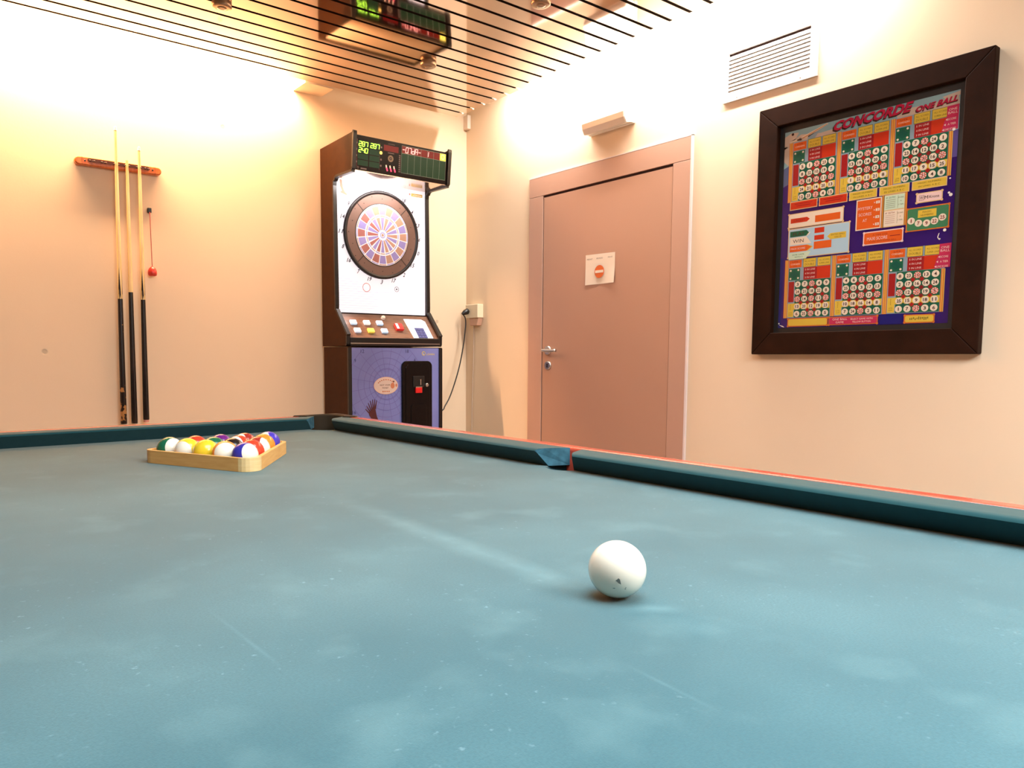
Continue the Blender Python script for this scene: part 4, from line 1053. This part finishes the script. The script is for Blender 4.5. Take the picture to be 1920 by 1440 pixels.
    frame(524, 341, 605, 371, PINK, GOLD, 3); R(531, 347, 547, 365, 15, INK); R(532, 348, 546, 364, 16, PINK); T('W', 539, 356, 11, 11, 17, INK); T('M', 555, 356, 12, 12, 17, INK); T('Krone', 581, 356, 32, 10, 17, INK)
    frame(342, 459, 479, 502, ORG, PINK, 4); T('MAXI SCORE', 390, 482, 74, 12, 15, PINK); T('A TIER LITE', 400, 469, 54, 5.5, 15, DRED); T('SCORE WITH EXTRA BALL', 410, 494, 100, 5.5, 15, DRED); R(436, 478, 472, 480.5, 15, DRED)
    # bottom row
    frame(46, 779, 210, 806, YEL, STO, 4)
    frame(220, 779, 404, 806, MAG, STO, 3); T('ONE BALL', 262, 786, 58, 8, 15, PINK); T('GAME', 262, 798, 32, 8, 15, PINK); T('SELECT GAME WITH', 346, 787, 84, 7, 15, PINK); T('YELLOW BUTTON', 346, 798, 70, 7, 15, PINK)
    R(413, 775, 495, 812, 14, DBLUE); frame(504, 783, 600, 807, YEL, STO, 4)
    random.seed(3)
    for k in range(11): R(520+k*6, 793-random.random()*6, 523+k*6, 796+random.random()*5, 15, BRN)
    Pl([(0,520),(14,520),(12,814),(0,814)][::-1], 1, DBLUE)
    # chipped paint
    M_chip = c('chip', (.78,.70,.62))
    for x, y, r in ((621,482,5.5),(606,512,3),(628,352,4),(634,360,6),(629,302,3),(5,795,3),(632,134,5)): D(x, y, r, 17, M_chip, 8)
    Pl([(4,800),(24,806),(30,812),(20,809)][::-1], 17, M_chip); Pl([(602,492),(605,490),(601,505),(606,514),(603,514),(598,505)][::-1], 17, M_chip)
    b.build('printed_board', root)

# ------------------------------------------------------------------ ceiling spots
def spots():
    M_ring = mat('spot_ring', (.36, .25, .17), .3, metal=.85); M_len = mat('spot_lens', (.30, .18, .10), .2)
    for (x, y), lab in (((1.160, 3.178), 'round ceiling spotlight nearest the back wall above the cue rack'),
                        ((2.208, 2.361), 'round ceiling spotlight at the top centre nearest the right wall vent'),
                        ((2.207, 3.177), 'small round ceiling spotlight just above the dart machine')):
        r = thing('ceiling_spotlight', (x, y, ZC), lab, 'light fitting', 'spotlights on the slatted ceiling')
        MB().lathe((x, y, ZC-.0002), (0,0,-1), [(.039, 0), (.041, .003), (.041, .021), (.037, .025), (.024, .025)], M_ring, 28).build('housing', r)
        MB().lathe((x, y, ZC-.0235), (0,0,-1), [(.022, 0), (.020, .003), (.012, .004)], M_len, 24).build('lens', r)

# ------------------------------------------------------------------ camera, light, world
def camera():
    cam = bpy.data.cameras.new('camera'); o = bpy.data.objects.new('camera', cam); COL.objects.link(o)
    yaw, pitch, roll = .642741, .0863687, -.000805
    f = 1393.586
    fwd = Vector((sin(yaw)*cos(pitch), cos(yaw)*cos(pitch), -sin(pitch))); rt = Vector((cos(yaw), -sin(yaw), 0)); dn = fwd.cross(rt)
    r2 = rt*cos(roll)+dn*sin(roll); d2 = -rt*sin(roll)+dn*cos(roll)
    M = Matrix((r2, -d2, -fwd)).transposed().to_4x4(); M.translation = (0, 0, 1.041)
    o.matrix_world = M
    cam.sensor_fit = 'HORIZONTAL'; cam.sensor_width = 36; cam.lens = f*36/1920
    cam.shift_x = (960-853.807)/1920; cam.shift_y = (788.518-720)/1920
    cam.clip_start = .02
    S.camera = o

def area(name, loc, direction, sx, sy, power, col, spread=None):
    l = bpy.data.lights.new(name, 'AREA'); l.shape = 'RECTANGLE'; l.size = sx; l.size_y = sy; l.energy = power; l.color = col
    if spread: l.spread = spread
    o = bpy.data.objects.new(name, l); COL.objects.link(o); o.location = loc
    o.rotation_euler = Vector(direction).to_track_quat('-Z', 'Y').to_euler()
    return o

def lights():
    warm = (1, .61, .35); warm2 = (1, .98, .92)
    # fluorescent strips hidden in the gap between ceiling and walls
    def strip(name, loc, d, along, ln, power, col):
        o = area(name, loc, d, ln, .04, power, col)
        z = -Vector(d).normalized(); x = Vector(along); y = z.cross(x)
        o.rotation_euler = Matrix((x, y, z)).transposed().to_euler()
    strip('cove_lamp_back', (1.00, 3.845, 2.66), (0, .25, -1), (1,0,0), 1.62, 100, warm)
    strip('cove_lamp_right', (2.895, 2.42, 2.67), (.10, 0, -1), (0,1,0), 2.05, 46, warm2)
    # ceiling lamp over the near half of the table, then an added right-wall fill
    area('room_lamp', (.75, .45, 2.49), (0, .0, -1), 1.4, 1.2, 50, (.86, .95, 1))
    area('rear_fill', (1.4, -1.2, 2.49), (0, .0, -1), 1.6, 1.2, 115, (.90, .96, 1))  # unseen source added behind the camera to brighten the right wall
    # lamp under the hood of the dart machine
    area('dart_machine_lamp', (2.25, 3.66, 2.024), (0, .55, -1), .42, .05, 2.6, (1, .93, .90))
    w = bpy.data.worlds.new('world'); S.world = w; w.use_nodes = True
    w.node_tree.nodes['Background'].inputs[0].default_value = (.05, .04, .035, 1)
    w.node_tree.nodes['Background'].inputs[1].default_value = .3
    S.view_settings.view_transform = 'Standard'; S.view_settings.look = 'None'; S.view_settings.gamma = 1; S.view_settings.use_curve_mapping = False
    S.view_settings.exposure = 0.32

room(); pool_table(); balls(); dart_machine(); door(); wall_fittings(); cue_wall(); game_board(); spots(); camera(); lights()
